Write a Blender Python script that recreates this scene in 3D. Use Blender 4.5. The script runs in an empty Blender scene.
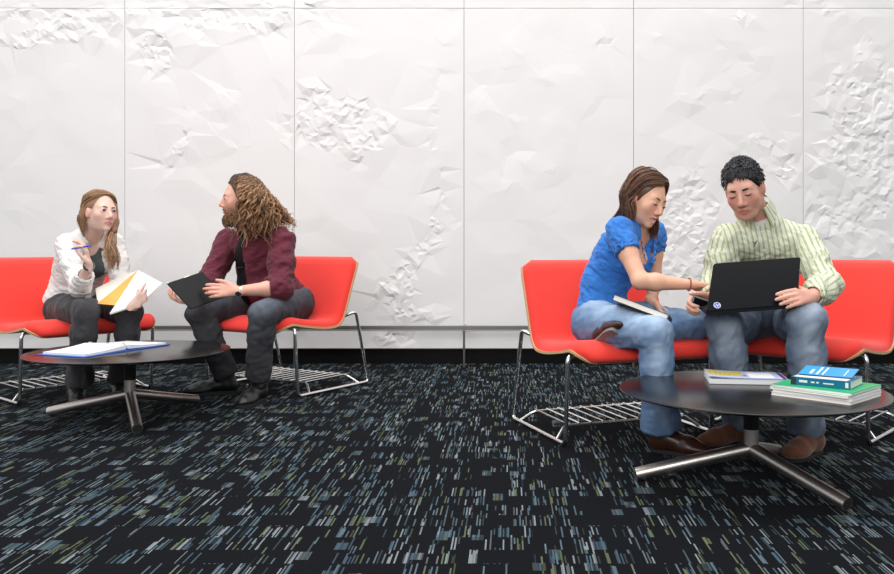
import bpy, bmesh, math, random
import numpy as np
from mathutils import Vector, Matrix
from mathutils.geometry import delaunay_2d_cdt

sc = bpy.context.scene
COL = sc.collection
CH = 0.84                      # camera height (m)

# ------------------------------------------------------------ camera
cam_d = bpy.data.cameras.new('camera'); cam = bpy.data.objects.new('camera', cam_d); COL.objects.link(cam)
cam.location = (0, 0, CH); cam.rotation_euler = (math.pi/2, 0, 0)
cam_d.sensor_width = 36; cam_d.lens = 36*860/894
cam_d.shift_x = (447-509)/894; cam_d.shift_y = -(287-245)/894
cam_d.clip_end = 100
sc.camera = cam

# ------------------------------------------------------------ world, lights, exposure
w = bpy.data.worlds.new('world'); sc.world = w; w.use_nodes = True
nt = w.node_tree; bg = nt.nodes['Background']
tc = nt.nodes.new('ShaderNodeTexCoord'); sp = nt.nodes.new('ShaderNodeSeparateXYZ')
rmp = nt.nodes.new('ShaderNodeValToRGB'); nt.links.new(tc.outputs['Generated'], sp.inputs[0])
mr = nt.nodes.new('ShaderNodeMapRange'); mr.inputs[1].default_value = -1; mr.inputs[2].default_value = 1
nt.links.new(sp.outputs[2], mr.inputs[0]); nt.links.new(mr.outputs[0], rmp.inputs[0])
rmp.color_ramp.elements[0].position = 0.45; rmp.color_ramp.elements[0].color = (.05, .05, .055, 1)
rmp.color_ramp.elements[1].position = 0.62; rmp.color_ramp.elements[1].color = (.93, .95, 1, 1)
nt.links.new(rmp.outputs[0], bg.inputs[0]); bg.inputs[1].default_value = 0.85

def area(name, loc, rot, sx, sy, power, col=(1, 1, 1)):
    d = bpy.data.lights.new(name, 'AREA'); d.shape = 'RECTANGLE'; d.size = sx; d.size_y = sy
    d.energy = power; d.color = col
    o = bpy.data.objects.new(name, d); COL.objects.link(o); o.location = loc; o.rotation_euler = rot
    return o
area('skylight', (-0.8, 3.6, 5.2), (math.radians(-6), math.radians(-4), 0), 9, 3.2, 315, (1, .985, .97))
area('front_fill', (-1.5, -3.2, 3.4), (math.radians(62), 0, math.radians(-14)), 7, 2.6, 275, (1, .99, .98))  # soft fill added out of view behind the camera, brightens wall and faces
sc.view_settings.view_transform = 'Standard'; sc.view_settings.look = 'None'
sc.view_settings.gamma = 1; sc.view_settings.use_curve_mapping = False
sc.view_settings.exposure = 0.0

# ------------------------------------------------------------ helpers
A = np.array
def V(*a): return np.array(a, float)
def nrm(v): v = np.asarray(v, float); return v/np.linalg.norm(v)
def P(px, py, Y): return V((px-509)/860*Y, Y, CH-(py-245)/860*Y)     # a point of the place seen at (px,py), Y metres away
def link(o, parent=None):
    COL.objects.link(o)
    if parent is not None: o.parent = parent
    return o
def mesh_obj(name, verts, faces, mat, parent=None, smooth=True, mats=None, midx=None):
    me = bpy.data.meshes.new(name)
    me.from_pydata([tuple(map(float, v)) for v in verts], [], [tuple(int(i) for i in f) for f in faces])
    if mats:
        for m_ in mats: me.materials.append(m_)
    elif mat is not None: me.materials.append(mat)
    if midx is not None: me.polygons.foreach_set('material_index', np.asarray(midx, dtype=np.int32))
    me.polygons.foreach_set('use_smooth', np.full(len(me.polygons), smooth)); me.update()
    o = bpy.data.objects.new(name, me)
    link(o, parent)
    if parent is not None: o.matrix_parent_inverse = Matrix.Translation(-parent.location) if parent.rotation_euler.z == 0 and parent.parent is None else o.matrix_parent_inverse
    return o
def empty(name, loc, label, cat, group=None, rz=0):
    o = bpy.data.objects.new(name, None); o.empty_display_size = .1; COL.objects.link(o)
    o.location = tuple(map(float, loc)); o.rotation_euler = (0, 0, rz)
    return tag(o, label, cat, group)
def tag(o, label, cat, group=None):
    o['label'] = label; o['category'] = cat
    if group: o['group'] = group
    return o
class MB:                       # collects shapes, links them as ONE object
    def __init__(s): s.v = []; s.f = []; s.m = []
    def add(s, v, f, m=0):
        n = len(s.v); s.v += [tuple(map(float, p)) for p in v]; s.f += [tuple(int(i)+n for i in q) for q in f]; s.m += [m]*len(f)
    def quadbox(s, c4, n, t, m=0):      # slab on four corners, thickness t along n
        c4 = [A(c, float) for c in c4]; n = nrm(n)*t
        v = c4+[c+n for c in c4]
        s.add(v, [(0,1,2,3),(7,6,5,4),(0,4,5,1),(1,5,6,2),(2,6,7,3),(3,7,4,0)], m)
    def box(s, c, ax, half, m=0):
        c = A(c, float); x, y, z = [A(a, float) for a in ax]
        v = [c+x*half[0]*i+y*half[1]*j+z*half[2]*k for k in (-1,1) for j in (-1,1) for i in (-1,1)]
        s.add(v, [(0,2,3,1),(4,5,7,6),(0,1,5,4),(2,6,7,3),(0,4,6,2),(1,3,7,5)], m)
    def tube(s, pts, r, n=8, m=0, cap=True, closed=False):
        pts = A(pts, float); N = len(pts)
        rr = np.full(N, r) if np.isscalar(r) else A(r, float)
        T = np.gradient(pts, axis=0)
        if closed: T = np.roll(pts, -1, 0)-np.roll(pts, 1, 0)
        T /= np.maximum(np.linalg.norm(T, axis=1, keepdims=True), 1e-9)
        ref = V(0,0,1) if abs(T[0][2]) < .9 else V(1,0,0)
        u = nrm(np.cross(T[0], ref)); vs = []
        an = np.arange(n)*2*math.pi/n
        for i in range(N):
            u = u-T[i]*np.dot(u, T[i]); u = u/max(np.linalg.norm(u), 1e-9); w_ = np.cross(T[i], u)
            vs.append(pts[i]+rr[i]*(np.cos(an)[:,None]*u+np.sin(an)[:,None]*w_))
        v = np.concatenate(vs); f = []
        for i in range(N if closed else N-1):
            j = (i+1) % N
            for k in range(n): f.append((i*n+k, i*n+(k+1)%n, j*n+(k+1)%n, j*n+k))
        if cap and not closed:
            f.append(tuple(range(n-1,-1,-1))); f.append(tuple((N-1)*n+k for k in range(n)))
        s.add(v, f, m)
    def lathe(s, prof, c, n=48, m=0):
        vs = []; f = []; K = len(prof)
        for r, z in prof:
            for k in range(n):
                a = k*2*math.pi/n; vs.append((c[0]+r*math.cos(a), c[1]+r*math.sin(a), c[2]+z))
        for i in range(K-1):
            for k in range(n): f.append((i*n+k, i*n+(k+1)%n, (i+1)*n+(k+1)%n, (i+1)*n+k))
        s.add(vs, f, m)
    def build(s, name, mat, parent=None, smooth=False, bevel=0, mats=None, seg=2):
        o = mesh_obj(name, s.v, s.f, mat, parent, smooth, mats, s.m if mats else None)
        if bevel:
            b = o.modifiers.new('bevel', 'BEVEL'); b.width = bevel; b.segments = seg; b.limit_method = 'ANGLE'; b.angle_limit = .6
        return o
def sharp(o, deg=35):
    me = o.data; me.polygons.foreach_set('use_smooth', np.full(len(me.polygons), True))
    try: me.set_sharp_from_angle(angle=math.radians(deg))
    except Exception: pass
    return o
def spline(pts, n=8):
    pts = [A(p, float) for p in pts]; out = []
    Q = [2*pts[0]-pts[1]]+pts+[2*pts[-1]-pts[-2]]
    for i in range(1, len(Q)-2):
        for k in range(n):
            t = k/n; p0, p1, p2, p3 = Q[i-1:i+3]
            out.append(.5*((2*p1)+(-p0+p2)*t+(2*p0-5*p1+4*p2-p3)*t*t+(-p0+3*p1-3*p2+p3)*t**3))
    out.append(pts[-1]); return A(out)
def fillet(pts, r, n=6):       # rounded polyline
    pts = [A(p, float) for p in pts]; out = [pts[0]]
    for i in range(1, len(pts)-1):
        a, b, c = pts[i-1:i+2]; d1 = nrm(a-b); d2 = nrm(c-b)
        rr = min(r, .49*np.linalg.norm(a-b), .49*np.linalg.norm(c-b))
        p = b+d1*rr; q = b+d2*rr
        for k in range(n+1):
            t = k/n; out.append((1-t)**2*p+2*t*(1-t)*b+t*t*q)
    out.append(pts[-1]); return A(out)

# ------------------------------------------------------------ materials
def mat(name, col, rough=.5, metal=0, spec=None, sheen=0, noise=None, bump=None, coat=0):
    m = bpy.data.materials.new(name); m.use_nodes = True; n = m.node_tree; b = n.nodes['Principled BSDF']
    b.inputs['Base Color'].default_value = (*col, 1); b.inputs['Roughness'].default_value = rough
    b.inputs['Metallic'].default_value = metal
    if spec is not None: b.inputs['Specular IOR Level'].default_value = spec
    if sheen: b.inputs['Sheen Weight'].default_value = sheen
    if coat: b.inputs['Coat Weight'].default_value = coat
    tc = n.nodes.new('ShaderNodeTexCoord')
    sc_, am = noise or (40, .06)
    t = n.nodes.new('ShaderNodeTexNoise'); t.inputs['Scale'].default_value = sc_; t.inputs['Detail'].default_value = 3
    n.links.new(tc.outputs['Object'], t.inputs['Vector'])
    mx = n.nodes.new('ShaderNodeMix'); mx.data_type = 'RGBA'
    mx.inputs[6].default_value = (*[c*(1-am) for c in col], 1); mx.inputs[7].default_value = (*[min(1, c*(1+am)) for c in col], 1)
    n.links.new(t.outputs[0], mx.inputs[0]); n.links.new(mx.outputs[2], b.inputs['Base Color'])
    if bump:
        t2 = n.nodes.new('ShaderNodeTexNoise'); t2.inputs['Scale'].default_value = bump[0]; t2.inputs['Detail'].default_value = 2
        n.links.new(tc.outputs['Object'], t2.inputs['Vector'])
        bp = n.nodes.new('ShaderNodeBump'); bp.inputs['Strength'].default_value = bump[1]; bp.inputs['Distance'].default_value = .002
        n.links.new(t2.outputs[0], bp.inputs['Height']); n.links.new(bp.outputs[0], b.inputs['Normal'])
    return m
def srgb(r, g, b):
    f = lambda c: (c/255/12.92) if c/255 <= .04045 else ((c/255+.055)/1.055)**2.4
    return (f(r), f(g), f(b))
def attr_mat(name, rough=.5, sheen=0, bump=None, sub=0):
    m = mat(name, (1,1,1), rough, sheen=sheen, bump=bump); n = m.node_tree
    b = n.nodes['Principled BSDF']; a = n.nodes.new('ShaderNodeVertexColor'); a.layer_name = 'tone'
    mx = [x for x in n.nodes if x.type == 'MIX'][0]
    mul = n.nodes.new('ShaderNodeMix'); mul.data_type = 'RGBA'; mul.blend_type = 'MULTIPLY'; mul.inputs[0].default_value = 1
    n.links.new(a.outputs[0], mul.inputs[6]); n.links.new(mx.outputs[2], mul.inputs[7]); n.links.new(mul.outputs[2], b.inputs['Base Color'])
    if sub:
        b.inputs['Subsurface Weight'].default_value = sub; b.inputs['Subsurface Radius'].default_value = (.012, .005, .003)
        b.inputs['Subsurface Scale'].default_value = 1
    return m
M = dict(
 red=mat('red_wool_upholstery', srgb(240, 58, 46), .85, sheen=.15, noise=(300, .08), bump=(900, .25)),
 ply=mat('birch_plywood_edge', srgb(205, 170, 125), .5, noise=(60, .12)),
 chrome=mat('polished_chrome', (.82, .81, .79), .2, 1, noise=(30, .03)),
 steel=mat('brushed_steel', (.58, .53, .49), .36, 1, noise=(90, .08)),
 black=mat('black_plastic', (.008, .008, .009), .45, noise=(50, .1), spec=.25),
 tabletop=mat('black_satin_laminate', (.006, .0055, .006), .24, noise=(25, .1), spec=.5),
 tube_in=mat('dark_tube_inside', (.006, .006, .006), .8),
 white=mat('white_paper', (.80, .80, .79), .7, noise=(200, .03)),
 pages=mat('cream_book_pages', srgb(232, 226, 214), .8, noise=(220, .05)),
 blue=mat('blue_binder_vinyl', srgb(40, 95, 185), .35),
 orange=mat('orange_divider_card', srgb(240, 165, 70), .6),
 greypage=mat('pale_grey_cover', srgb(222, 222, 228), .6),
 green=mat('green_notebook_cover', srgb(20, 165, 105), .5),
 teal=mat('teal_book_cover', srgb(10, 105, 140), .4),
 sky=mat('sky_blue_cover', srgb(45, 155, 215), .4),
 darkcover=mat('dark_book_cover', (.03, .028, .03), .4),
 wallb=mat('wall_backing', (.30, .29, .28), .8),
 base=mat('black_baseboard_vinyl', (.004, .0035, .0035), .6, spec=.15),
 rail=mat('rail_metal', (.42, .40, .39), .32, 1),
 hoseblack=mat('black_leather', (.006, .006, .007), .4, noise=(60, .2), bump=(120, .3)),
 rubber=mat('black_rubber_sole', (.010, .010, .010), .7),
 suede=mat('brown_suede', srgb(112, 66, 40), .95, sheen=.3, noise=(60, .2)),
 brownshoe=mat('dark_brown_leather', srgb(60, 34, 26), .3, noise=(60, .2)),
 greysole=mat('grey_rubber_sole', srgb(125, 118, 118), .8),
 eyew=mat('eye_white', (.72, .70, .68), .25),
 iris=mat('iris_blue_grey', (.05, .07, .09), .2),
 lash=mat('dark_lashes', (.02, .013, .01), .7),
 tie=mat('black_tie_silk', (.005, .005, .006), .6, spec=.2),
 silver=mat('silver_metal', (.75, .73, .68), .25, 1),
 watchface=mat('dark_watch_face', (.03, .03, .035), .2),
 beads=mat('dark_teal_beads', (.01, .05, .05), .3),
 pink=mat('rosy_band', srgb(150, 85, 75), .5),
 laptop=mat('glossy_black_lid', (.0025, .003, .0045), .3, noise=(10, .1), spec=.12),
 keys=mat('dark_grey_keys', (.03, .03, .03), .5),
 navyink=mat('navy_print', (.015, .02, .06), .6),
 magyellow=mat('yellow_print', srgb(205, 185, 90), .4),
 magblue=mat('pale_blue_print', srgb(185, 195, 225), .4),
 magplum=mat('plum_print', srgb(80, 60, 110), .4),
 tee=mat('white_cotton', (.75, .74, .72), .9),
 penblue=mat('blue_pen_plastic', srgb(30, 75, 190), .3),
)
def wallmat():
    m = mat('white_cast_panel', (.81, .785, .770), .48, noise=(3, .012), spec=.35); return m
M['wall'] = wallmat()
def carpet():
    m = bpy.data.materials.new('streaked_tile_carpet'); m.use_nodes = True; n = m.node_tree; L = n.links; b = n.nodes['Principled BSDF']
    def mth(op, a, b_=None, c=None):
        x = n.nodes.new('ShaderNodeMath'); x.operation = op
        for i, q in enumerate((a, b_, c)):
            if q is None: continue
            if isinstance(q, (int, float)): x.inputs[i].default_value = q
            else: L.new(q, x.inputs[i])
        return x.outputs[0]
    tc = n.nodes.new('ShaderNodeTexCoord'); s = n.nodes.new('ShaderNodeSeparateXYZ'); L.new(tc.outputs['Object'], s.inputs[0])
    X, Y = s.outputs[0], s.outputs[1]
    def wn(a, b_, seed):
        c = n.nodes.new('ShaderNodeCombineXYZ'); L.new(a, c.inputs[0]); L.new(b_, c.inputs[1]); c.inputs[2].default_value = seed
        t = n.nodes.new('ShaderNodeTexWhiteNoise'); t.noise_dimensions = '3D'; L.new(c.outputs[0], t.inputs['Vector']); return t.outputs['Value']
    Yt = mth('SUBTRACT', Y, 0.235)
    layers = []
    for (w_, h_, thr, seed, off) in ((.0045, .1017, .69, 1.3, 0), (.0045, .0763, .755, 4.7, .03), (.034, .0763, .962, 8.1, .0)):
        j = mth('FLOOR', mth('DIVIDE', mth('ADD', Yt, off), h_)); fy = mth('FRACT', mth('DIVIDE', mth('ADD', Yt, off), h_))
        tj = mth('MULTIPLY', wn(mth('FLOOR', mth('DIVIDE', j, 6)), j, seed+20), 0.0 if w_ < .02 else w_*3)
        i = mth('FLOOR', mth('DIVIDE', mth('ADD', X, tj), w_)); fx = mth('FRACT', mth('DIVIDE', mth('ADD', X, tj), w_))
        jj = mth('FLOOR', mth('DIVIDE', mth('ADD', j, mth('MULTIPLY', wn(i, i, seed+13), 3)), 3)); on = mth('GREATER_THAN', mth('ADD', mth('MULTIPLY', wn(i, j, seed), .55), mth('MULTIPLY', wn(i, jj, seed+7), .45)) if w_ < .02 else wn(i, j, seed), thr)
        r2 = wn(i, j, seed+3); r3 = wn(i, j, seed+5)
        ln = mth('ADD', mth('MULTIPLY', r2, .6), .5)
        seg = mth('LESS_THAN', fy, ln)
        br = mth('ADD', mth('MULTIPLY', r3, 1.15), .15)
        if w_ > .02:                       # block woven from thin pale strands
            i2 = mth('FLOOR', mth('DIVIDE', X, .0042)); br = mth('MULTIPLY', mth('ADD', mth('MULTIPLY', wn(i2, j, seed+9), .8), .2), .8)
        layers.append(mth('MULTIPLY', mth('MULTIPLY', on, seg), br))
    # patches where the pile stays plain
    ci = mth('FLOOR', mth('DIVIDE', X, .068)); cj = mth('FLOOR', mth('DIVIDE', Yt, .1017))
    plain = mth('GREATER_THAN', wn(ci, cj, 31.7), .22)
    v = mth('MAXIMUM', mth('MULTIPLY', mth('MAXIMUM', layers[0], layers[1]), plain), layers[2])
    fi = n.nodes.new('ShaderNodeTexNoise'); fi.inputs['Scale'].default_value = 260; fi.inputs['Detail'].default_value = 2; L.new(tc.outputs['Object'], fi.inputs[0])
    v = mth('MULTIPLY', v, mth('ADD', mth('MULTIPLY', fi.outputs[0], 1.2), .4))
    ic = mth('FLOOR', mth('DIVIDE', X, .017)); jc = mth('FLOOR', mth('DIVIDE', Yt, .1017))
    g = wn(ic, jc, 55.5)
    cr = n.nodes.new('ShaderNodeValToRGB'); cr.color_ramp.interpolation = 'CONSTANT'; L.new(g, cr.inputs[0])
    e = cr.color_ramp.elements; e[0].color = (.085, .125, .145, 1); e[1].position = .3; e[1].color = (.19, .22, .23, 1)
    x = e.new(.60); x.color = (.10, .125, .072, 1); x = e.new(.78); x.color = (.06, .10, .13, 1)
    mx = n.nodes.new('ShaderNodeMix'); mx.data_type = 'RGBA'; mx.clamp_factor = True
    mx.inputs[6].default_value = (.0062, .0068, .0086, 1); L.new(cr.outputs[0], mx.inputs[7]); L.new(v, mx.inputs[0])
    L.new(mx.outputs[2], b.inputs['Base Color']); b.inputs['Roughness'].default_value = .95
    b.inputs['Sheen Weight'].default_value = .008; b.inputs['Specular IOR Level'].default_value = .02
    bp = n.nodes.new('ShaderNodeBump'); bp.inputs['Strength'].default_value = .5; bp.inputs['Distance'].default_value = .002
    L.new(fi.outputs[0], bp.inputs['Height']); L.new(bp.outputs[0], b.inputs['Normal'])
    return m
M['carpet'] = carpet()

# ------------------------------------------------------------ the setting
def structure(o): o['kind'] = 'structure'; return o
WY = 6.07
mb = MB(); mb.quadbox([(-9,-5,-.05),(9,-5,-.05),(9,WY+.3,-.05),(-9,WY+.3,-.05)], (0,0,1), .05)
structure(mb.build('floor', M['carpet']))

def wx(px): return (px-509)*WY/860
def wz(py): return CH-(py-245)*WY/860
# relief zones of the cast panels: (centre x, centre y, half width, half height, roughness) in wall metres
zones = []
def zone(px, py, rx, ry, s): zones.append((wx(px), wz(py), rx*WY/860, ry*WY/860, s))
for x_, y_ in ((10,12),(60,22),(110,14),(160,10),(215,8),(230,18),(270,10),(20,40),(60,34),(90,26),(200,22),(250,24),(300,6)): zone(x_, y_, 30, 9, .8)
for a in ((108,28,12,12,.7),(150,40,18,12,.9),(158,58,16,14,1),(190,24,10,8,.8),(200,43,8,5,.7),(165,165,10,6,.8),(178,150,8,8,.8),(187,135,6,10,.8),(265,30,14,8,.8),(60,60,26,10,.3),
  (215,110,36,14,.3),(240,135,22,16,.35),(285,115,10,30,.4),(300,25,14,26,.5),(335,20,18,22,.5),(318,100,18,12,.9),(345,112,30,14,1),(370,118,28,14,.7),(335,135,34,14,.8),(362,142,24,10,1),(358,158,10,6,.8),
  (300,125,12,16,.9),(390,140,14,22,.4),(436,45,12,34,.3),(440,85,12,16,.4),(432,110,8,14,.55),(434,140,9,14,.6),(437,165,6,12,.6),(441,200,6,14,.8),(434,230,7,14,.8),(424,248,9,9,.9),(412,262,9,9,1),(404,276,9,8,1),
  (385,283,11,7,.9),(402,290,12,9,1),(400,305,15,9,1),(408,315,17,8,1),(425,318,14,8,.7),(384,300,14,12,.6),(390,338,14,6,.9),(378,340,6,6,.8),(405,338,8,6,.7),
  (508,60,20,12,.3),(545,72,22,12,.3),(482,87,8,7,.5),(474,106,14,6,.5),(468,130,10,8,.4),(525,122,22,8,.3),(560,125,16,18,.3),(603,42,10,9,.6),(590,110,26,16,.25),(576,60,18,14,.25),(512,170,12,22,.4),
  (455,220,14,20,.2),(640,40,22,10,.3),(722,60,12,18,.35),(745,60,14,10,.45),(748,18,14,4,.8),(700,100,18,14,.4),(738,92,14,10,.5),(714,107,10,4,.5),(690,160,30,16,.3),
  (800,5,10,6,.8),(820,6,16,7,.7),(845,20,20,10,.4),(830,45,18,10,.45),(870,50,22,14,.6),(885,75,14,14,.8),(850,70,16,10,.7),(832,88,16,6,.9),(862,92,24,10,1),(885,110,12,14,1),(838,115,14,8,.9),(858,120,20,12,1),(875,140,22,14,1),
  (842,138,18,12,1),(850,155,18,12,1),(862,165,22,10,1),(885,170,14,16,1),(820,160,8,8,.8),(836,175,12,10,.6),(880,200,16,20,.8),(850,215,22,26,.75),(868,245,26,16,.7),(830,225,16,18,.8),(820,195,14,12,.7),
  (790,170,16,12,.8),(780,150,18,10,.7),(770,165,12,10,.7),(690,185,20,12,.8),(680,200,16,12,.9),(696,212,22,14,1),(676,225,18,12,.9),(690,240,22,10,1),(668,245,12,10,.9),(700,255,14,14,.9),(662,265,14,12,.8),(682,272,20,10,.8),
  (800,245,14,12,.7),(815,215,10,14,.7),(760,140,16,8,.6),(740,150,14,8,.5),(10,90,30,20,.12),(70,130,40,20,.12),(120,250,16,26,.35),(140,255,12,30,.4),(138,300,14,12,.4),(228,95,16,12,.4),(92,145,30,14,.15),(560,240,40,20,.15),(540,170,40,20,.12)):
    zone(*a)
Z = A(zones)
def rough_at(x, z):
    q = ((x-Z[:,0])/(Z[:,2]*1.15))**2+((z-Z[:,1])/(Z[:,3]*1.25))**2
    return float(np.max(Z[:,4]*np.clip(1.35-q, 0, 1)**.6))
rng = np.random.default_rng(11)
def hsh(i, j, s): return (math.sin(i*127.1+j*311.7+s*74.7)*43758.5453) % 1.0
xs = [wx(125)+k*wx(294-125+509)*1.0 for k in range(-4, 9)]
xs = [wx(464)+(k)*(169.6*WY/860) for k in range(-6, 9)]
TOP = wz(8.2); ZB = .113; G = .0016
wv, wf = MB(), None
def n2(x, z, s):
    i, j = math.floor(x), math.floor(z); u, v = x-i, z-j; u = u*u*(3-2*u); v = v*v*(3-2*v)
    return (hsh(i,j,s)*(1-u)+hsh(i+1,j,s)*u)*(1-v)+(hsh(i,j+1,s)*(1-u)+hsh(i+1,j+1,s)*u)*v
def panel(x0, x1, z0, z1, detail):
    pts = []; hs = []
    def h_at(x, z):
        r = rough_at(x, z) if detail else .1
        co = n2(x*5.5, z*6.5, 1)-.5; c2 = n2(x*17, z*20, 2)-.5
        return -(rng.random()-.5)*(.0012+.0125*max(0, r-.35))-co*(.008+.010*min(r, .6))-c2*.014*min(1, r*1.3)
    nb = max(2, int((z1-z0)/.12)); nx = 8
    border = [(x0+(x1-x0)*i/nx, z0) for i in range(nx)]+[(x1, z0+(z1-z0)*i/nb) for i in range(nb)]+[(x1-(x1-x0)*i/nx, z1) for i in range(nx)]+[(x0, z1-(z1-z0)*i/nb) for i in range(nb)]
    for p in border: pts.append(p); hs.append(0)
    st = .021; cellx = int((x1-x0)/st); cellz = int((z1-z0)/st)
    for i in range(1, cellx):
        for j in range(1, cellz):
            x = x0+(i+.5*(rng.random()-.5)+.25)*st; z = z0+(j+.5*(rng.random()-.5)+.25)*st
            if not (x0+.012 < x < x1-.012 and z0+.012 < z < z1-.012): continue
            r = rough_at(x, z) if detail else .02
            if r > .72: keep = .62
            elif r > .5: keep = .30
            elif r > .25: keep = .12
            elif r > .05: keep = .055
            else: keep = .022
            if rng.random() < keep: pts.append((x, z)); hs.append(h_at(x, z))
    res = delaunay_2d_cdt([Vector(p) for p in pts], [], [], 0, 1e-5)
    ov, of, orig = res[0], res[2], res[3]
    vv = []
    for v_, og in zip(ov, orig): vv.append((v_[0], WY+(hs[og[0]] if og else 0), v_[1]))
    wv.add(vv, [tuple(reversed(f_)) if (vv[f_[1]][0]-vv[f_[0]][0])*(vv[f_[2]][2]-vv[f_[0]][2])-(vv[f_[2]][0]-vv[f_[0]][0])*(vv[f_[1]][2]-vv[f_[0]][2]) < 0 else f_ for f_ in of], 0)
    # returns at the panel edge
    for (a, b_) in (((x0,z0),(x1,z0)),((x1,z0),(x1,z1)),((x1,z1),(x0,z1)),((x0,z1),(x0,z0))):
        wv.add([(a[0],WY,a[1]),(a[0],WY+.03,a[1]),(b_[0],WY+.03,b_[1]),(b_[0],WY,b_[1])], [(0,1,2,3)], 0)
for a, b_ in zip(xs[:-1], xs[1:]):
    vis = b_ > wx(-60) and a < wx(960)
    panel(a+G, b_-G, ZB, TOP-G, vis)
    panel(a+G, b_-G, TOP+G, TOP+1.4, vis)
wv.quadbox([(-9,WY+.028,ZB-.02),(9,WY+.028,ZB-.02),(9,WY+.028,4.2),(-9,WY+.028,4.2)], (0,1,0), .15, 1)
wall = structure(wv.build('wall_back', None, mats=[M['wall'], M['wallb']]))
mb = MB(); mb.quadbox([(-9,WY+.02,0),(9,WY+.02,0),(9,WY+.02,ZB),(-9,WY+.02,ZB)], (0,1,0), .1)
structure(mb.build('baseboard_back', M['base']))
mb = MB(); mb.quadbox([(-9,WY-.004,ZB-.006),(9,WY-.004,ZB-.006),(9,WY-.004,ZB),(-9,WY-.004,ZB)], (0,1,0), .03)
structure(mb.build('trim_2', M['rail']))
RY = 5.90
mb = MB()
zr = CH-(327.6-245)*RY/860
mb.box((0,RY,zr), ((1,0,0),(0,1,0),(0,0,1)), (7,.012,.014))
mb.box((0,RY-.006,zr-.020), ((1,0,0),(0,1,0),(0,0,1)), (7,.006,.003))
for x_ in xs[:-1]:
    if abs(x_) < 7: 
        mb.tube([(x_*RY/WY*1.0+.0, RY+.004, .0), (x_*RY/WY, RY+.004, zr)], .0085, 8)
        mb.box(((x_*RY/WY), (RY+WY)/2, zr), ((1,0,0),(0,1,0),(0,0,1)), (.008,(WY-RY)/2,.008))
structure(mb.build('trim_1', M['rail'], bevel=.002))

# ------------------------------------------------------------ chairs
def cushion_surface(prof, W, round_u, thick_fn, nw=24):
    pass
def make_chair(loc, rz, label):
    root = empty('lounge_chair', loc, label, 'chair', 'red lounge chairs along the white wall', rz)
    root.rotation_euler = (0,0,0)              # parts are built in the chair's own frame: x = sitter's side, -y = forward
    W = .352
    prof = spline([(.232,.765),(.165,.60),(.105,.445),(.075,.392),(.035,.366),(-.03,.360),(-.12,.366),(-.25,.385),(-.32,.398),(-.36,.393),(-.395,.373),(-.405,.354)], 5)  # (y,z) of shell underside
    T = np.gradient(prof, axis=0); T /= np.linalg.norm(T, axis=1, keepdims=True)
    N = np.stack([T[:,1], -T[:,0]], 1)         # towards the sitter
    if N[len(N)//2][1] < 0: N = -N
    s = np.concatenate([[0], np.cumsum(np.linalg.norm(np.diff(prof, axis=0), axis=1))]); S = s[-1]
    def halfw(si, inset):
        w_ = W-inset; rc = .055 if si < S/2 else .085
        e = min(si, S-si)
        e = max(e, 0)
        if e < rc: w_ -= rc-math.sqrt(max(rc*rc-(rc-e)**2, 0))
        return max(w_, .02)
    def sheet(t0, t1, inset, nw, puff):
        vt, vb = [], []
        for i in range(len(prof)):
            hw = halfw(s[i], inset)
            row_t, row_b = [], []
            for j in range(nw+1):
                q = -1+2*j/nw; x = hw*math.sin(q*math.pi/2) if puff else hw*q
                ed = min(1, (hw-abs(x))/.03) if puff else 1
                es = min(1, min(s[i], S-s[i])/.03) if puff else 1
                th = t1*(math.sqrt(max(0, 1-(1-ed)**2))*math.sqrt(max(0, 1-(1-es)**2)) if puff else 1)
                row_b.append((x, *(prof[i]+N[i]*t0))); row_t.append((x, *(prof[i]+N[i]*(t0+max(th, .001)))))
            vt += row_t; vb += row_b
        n = nw+1; K = len(prof); f = []
        for i in range(K-1):
            for j in range(nw):
                a = i*n+j; f.append((a, a+1, a+n+1, a+n)); b_ = a+K*n; f.append((b_, b_+n, b_+n+1, b_+1))
        for i in range(K-1):
            a = i*n; f.append((a, a+n, a+n+K*n, a+K*n)); a = i*n+nw; f.append((a+n, a, a+K*n, a+n+K*n))
        for j in range(nw):
            f.append((j+1, j, j+K*n, j+1+K*n)); a = (K-1)*n+j; f.append((a, a+1, a+1+K*n, a+K*n))
        return vt+vb, f
    v, f = sheet(0, .011, 0, 10, False); m_ = MB(); m_.add(v, f); m_.build('plywood_shell', M['ply'], root, smooth=False)
    v, f = sheet(.011, .036, .006, 26, True); m_ = MB(); m_.add(v, f); sharp(m_.build('cushion', M['red'], root), 50)
    r = .0095
    for sx in (-1, 1):
        x = sx*.355
        m_ = MB()
        pts = fillet([(sx*.25,.09,.385),(x-sx*.01,.150,.435),(x,.186,.440),(x,.30,.012),(x,-.30,.012),(x,-.322,.378),(sx*.30,-.30,.396)], .030)
        m_.tube(pts, r, 10); sharp(m_.build('leg_frame', M['chrome'], root), 60)
    m_ = MB()
    m_.tube([(-.31,-.25,.374),(.31,-.25,.374)], .008, 8); m_.tube([(-.33,.06,.362),(.33,.06,.362)], .008, 8)
    m_.build('cross_bar', M['chrome'], root, smooth=True)
    m_ = MB()                                   # wire rack under the seat
    zr_ = .062
    for y in (.17, -.17):
        m_.tube(fillet([(-.355,y+(.04 if y > 0 else -.04),.016),(-.30,y,zr_),(.30,y,zr_),(.355,y+(.04 if y > 0 else -.04),.016)], .02), .0065, 8)
    for k in range(11):
        x = -.29+.058*k; m_.tube([(x,-.178,zr_+.007),(x,.178,zr_+.007)], .0042, 6)
    sharp(m_.build('wire_rack', M['chrome'], root), 60)
    for sx in (-1, 1):
        for y in (-.26, .26): m_ = MB(); m_.box((sx*.355, y, .006), ((1,0,0),(0,1,0),(0,0,1)), (.008,.018,.006)); m_.build('glide', M['black'], root)
    for c in root.children: c.matrix_parent_inverse = Matrix.Identity(4)
    root.rotation_euler = (0,0,rz)
    return root
R_ = math.radians
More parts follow.
